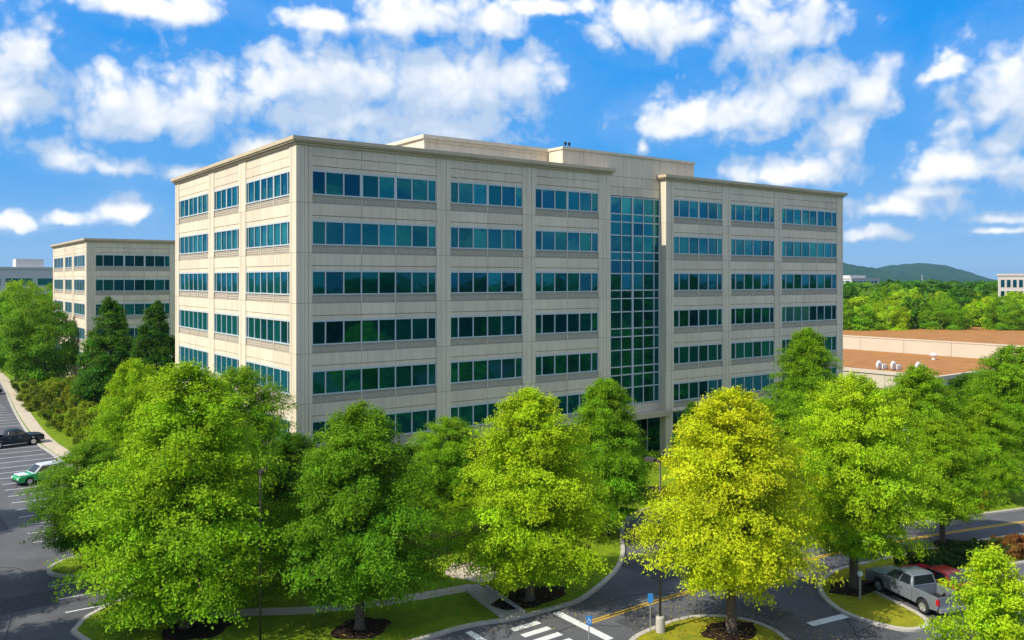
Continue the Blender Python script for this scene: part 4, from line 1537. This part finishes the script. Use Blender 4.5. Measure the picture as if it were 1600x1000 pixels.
def car(label, loc, rz, colr, suv=True, roofcol=None, hoodcol=None, group=None):
    t = thing('parked_car', label, 'car', loc, rz, group)
    P = M['paint_car']
    zb = 1.02 if suv else .92
    z0 = .34 if suv else .28
    out = [(-2.28, z0), (-1.38 - .42, z0)] + arch(-1.38, .42, z0 + .02)[1:-1] + [(-1.38 + .42, z0), (1.38 - .42, z0)] + arch(1.38, .42, z0 + .02)[1:-1] + [(1.38 + .42, z0), (2.2, z0), (2.32, .45), (2.34, .72), (2.2, .86), (1.35, zb - .04), (.95, zb), (-2.1, zb), (-2.34, zb - .15), (-2.36, .5)]
    o = bm_obj(side_extrude(out, -.90, .90, .05), 'body', P, t)
    o.color = (*colr, 1)
    if hoodcol:
        boxpart('bonnet', t, P, 1.36, 2.16, -.74, .74, zb - .09, zb - .015, colr=hoodcol)
    for s in (-1, 1):
        boxpart('headlight', o, 'clear_lens', 2.18, 2.36, s * .68 - .16, s * .68 + .16, .62, .78)
        boxpart('tail_light', o, 'red_lens', -2.39, -2.25, s * .72 - .13, s * .72 + .13, .68, .88)
        boxpart('mirror', o, P, .72, .86, s * .99 - .09, s * .99 + .09, zb, zb + .15, colr=colr)
        for hx in (-.05, -.95):
            boxpart('handle', o, 'rim', hx - .09, hx + .09, s * .915 - .02, s * .915 + .02, zb - .14, zb - .10)
    boxpart('bumper', o, 'dark', 2.30, 2.38, -.7, .7, .36, .52)
    if suv:
        cab(t, (1.02, -2.22), (.28, -1.78), zb + .005, 1.68, .87, .70, colr, P, [(.07, .38), (.41, .68), (.71, .92)], roofcol)
    else:
        cab(t, (1.05, -1.75), (.22, -1.0), zb + .005, 1.45, .85, .66, colr, P, [(.10, .48), (.52, .88)], roofcol)
    wheels(t, (1.38, -1.38), .80, .36 if suv else .33)
    boxpart('underbody', t, 'dark', -2.1, 2.1, -.7, .7, .22, z0 + .1)
    return t


pickup('silver pickup truck with an open bed parked beside the island on the right', (23.5, -37.1, .004), R(72), (.19, .22, .25))
pickup('dark navy pickup truck parked on the left with its nose at the footpath', (-14.35, 48.9, .004), R(8), (.010, .022, .04))
car('green car with a white bonnet and white roof parked on the left', (-14.2, 27.6, .004), R(180 + 14), (.03, .42, .13), True, (.78, .80, .82), (.82, .84, .86))
car('red car half hidden behind the silver pickup', (26.6, -37.1, .004), R(73), (.42, .015, .02), False)
car('dark car at the left edge beyond the navy pickup', (-13.3, 101.0, .004), R(6), (.012, .014, .018), True)
car('white car glimpsed through the trees by the right drive', (53.6, -22.6, KH), R(-20), (.78, .78, .80), False)

# ------------------------------------------------------------------ street furniture
def lamp_post(label, x, y, z, h, base=True, arm=0., rz=0., m='pole'):
    t = thing('street_lamp', label, 'street lamp', (x, y, z), rz)
    if base:
        MB().tube([(0, 0, 0), (0, 0, .78), (0, 0, .84)], [.27, .25, .2], 14).build('footing', M['concrete'], t)
    MB().tube([(0, 0, .8 if base else 0), (0, 0, h)], [.065, .045], 10).build('pole', M[m], t, smooth=True)
    MB().box(-.05, arm + .12, -.05, .05, h - .06, h + .04).build('arm', M[m], t)
    MB().box(arm + .10, arm + .72, -.19, .19, h - .05, h + .12).build('lamp_head', M[m], t)
    return t


lamp_post('tall brown lamp post on a round concrete footing left of the yellow tree', 7.95, -31.45, KH - .02, 9.2, True, .2, R(100))
lamp_post('thin dark lamp post in front of the corner tree on the left lawn', -9.95, -19.8, KH - .02, 8.8, False, .2, R(60))
lamp_post('grey lamp post on the median, its head showing between the trees on the right', 40.6, -27.4, KH - .02, 6.9, True, .15, R(190), 'pole_grey')


def blue_sign(label, x, y, z, h, rz, facew=(.30, .46), symbol=True):
    t = thing('parking_sign', label, 'sign', (x, y, z), rz)
    MB().tube([(0, 0, 0), (0, 0, h)], [.03, .03], 8).build('post', M['pole_grey'], t)
    w, hh = facew
    p = MB().box(-w / 2, w / 2, -.045, -.032, h - hh, h).build('plate', M['sign_blue'], t)
    if symbol:
        s = MB()
        zc = h - hh * .5
        # seated figure and wheel of the access symbol
        s.add([(-.015 + .026 * math.cos(a * math.pi / 5), -.049, zc + .14 + .026 * math.sin(a * math.pi / 5)) for a in range(10)], [tuple(range(10))])
        s.box(-.03, .0, -.051, -.046, zc - .01, zc + .105)
        s.box(.001, .075, -.051, -.046, zc + .02, zc + .042)
        s.box(.001, .07, -.051, -.046, zc - .03, zc - .008)
        s.box(.071, .093, -.051, -.046, zc - .12, zc - .008)
        for a in range(14):
            t0, t1 = math.pi * (.62 + a * .09), math.pi * (.62 + (a + 1) * .09)
            s.add([(q * math.cos(u) - .005, -.0485, zc - .055 + q * math.sin(u)) for q, u in ((.075, t0), (.096, t0), (.096, t1), (.075, t1))], [(0, 1, 2, 3)])
        s.build('symbol', M['paint_white'], p)
    return t


blue_sign('blue sign with a white wheelchair symbol at the crosswalk, post below the frame', 3.05, -31.2, 0, 2.05, R(-32))
blue_sign('small blue sign on a thin post left of the brown lamp post', 7.35, -31.3, KH - .02, 2.15, R(-40), (.28, .48), False)
t = thing('bollard_light', 'short post light on the grass island beside the silver pickup', 'bollard', (21.0, -35.2, KH - .02))
MB().tube([(0, 0, 0), (0, 0, 1.35)], [.07, .06], 8).build('post', M['pole_grey'], t)
MB().tube([(0, 0, 1.35), (0, 0, 1.42), (0, 0, 1.6), (0, 0, 1.66)], [.07, .15, .15, .05], 10).build('lamp', M['white_metal'], t)

# ------------------------------------------------------------------ air
hz = bpy.data.materials.new('haze')
hz.use_nodes = True
ht = hz.node_tree
ht.nodes.clear()
ho = ht.nodes.new('ShaderNodeOutputMaterial')
hv = ht.nodes.new('ShaderNodeVolumePrincipled')
hv.inputs['Color'].default_value = (.42, .72, 1.0, 1)
hv.inputs['Density'].default_value = 6.5e-5
hv.inputs['Anisotropy'].default_value = .2
ht.links.new(hv.outputs[0], ho.inputs['Volume'])
MB().box(-9100, 9100, -9100, 9100, -1.1, 112).build('haze', hz, kind='stuff')
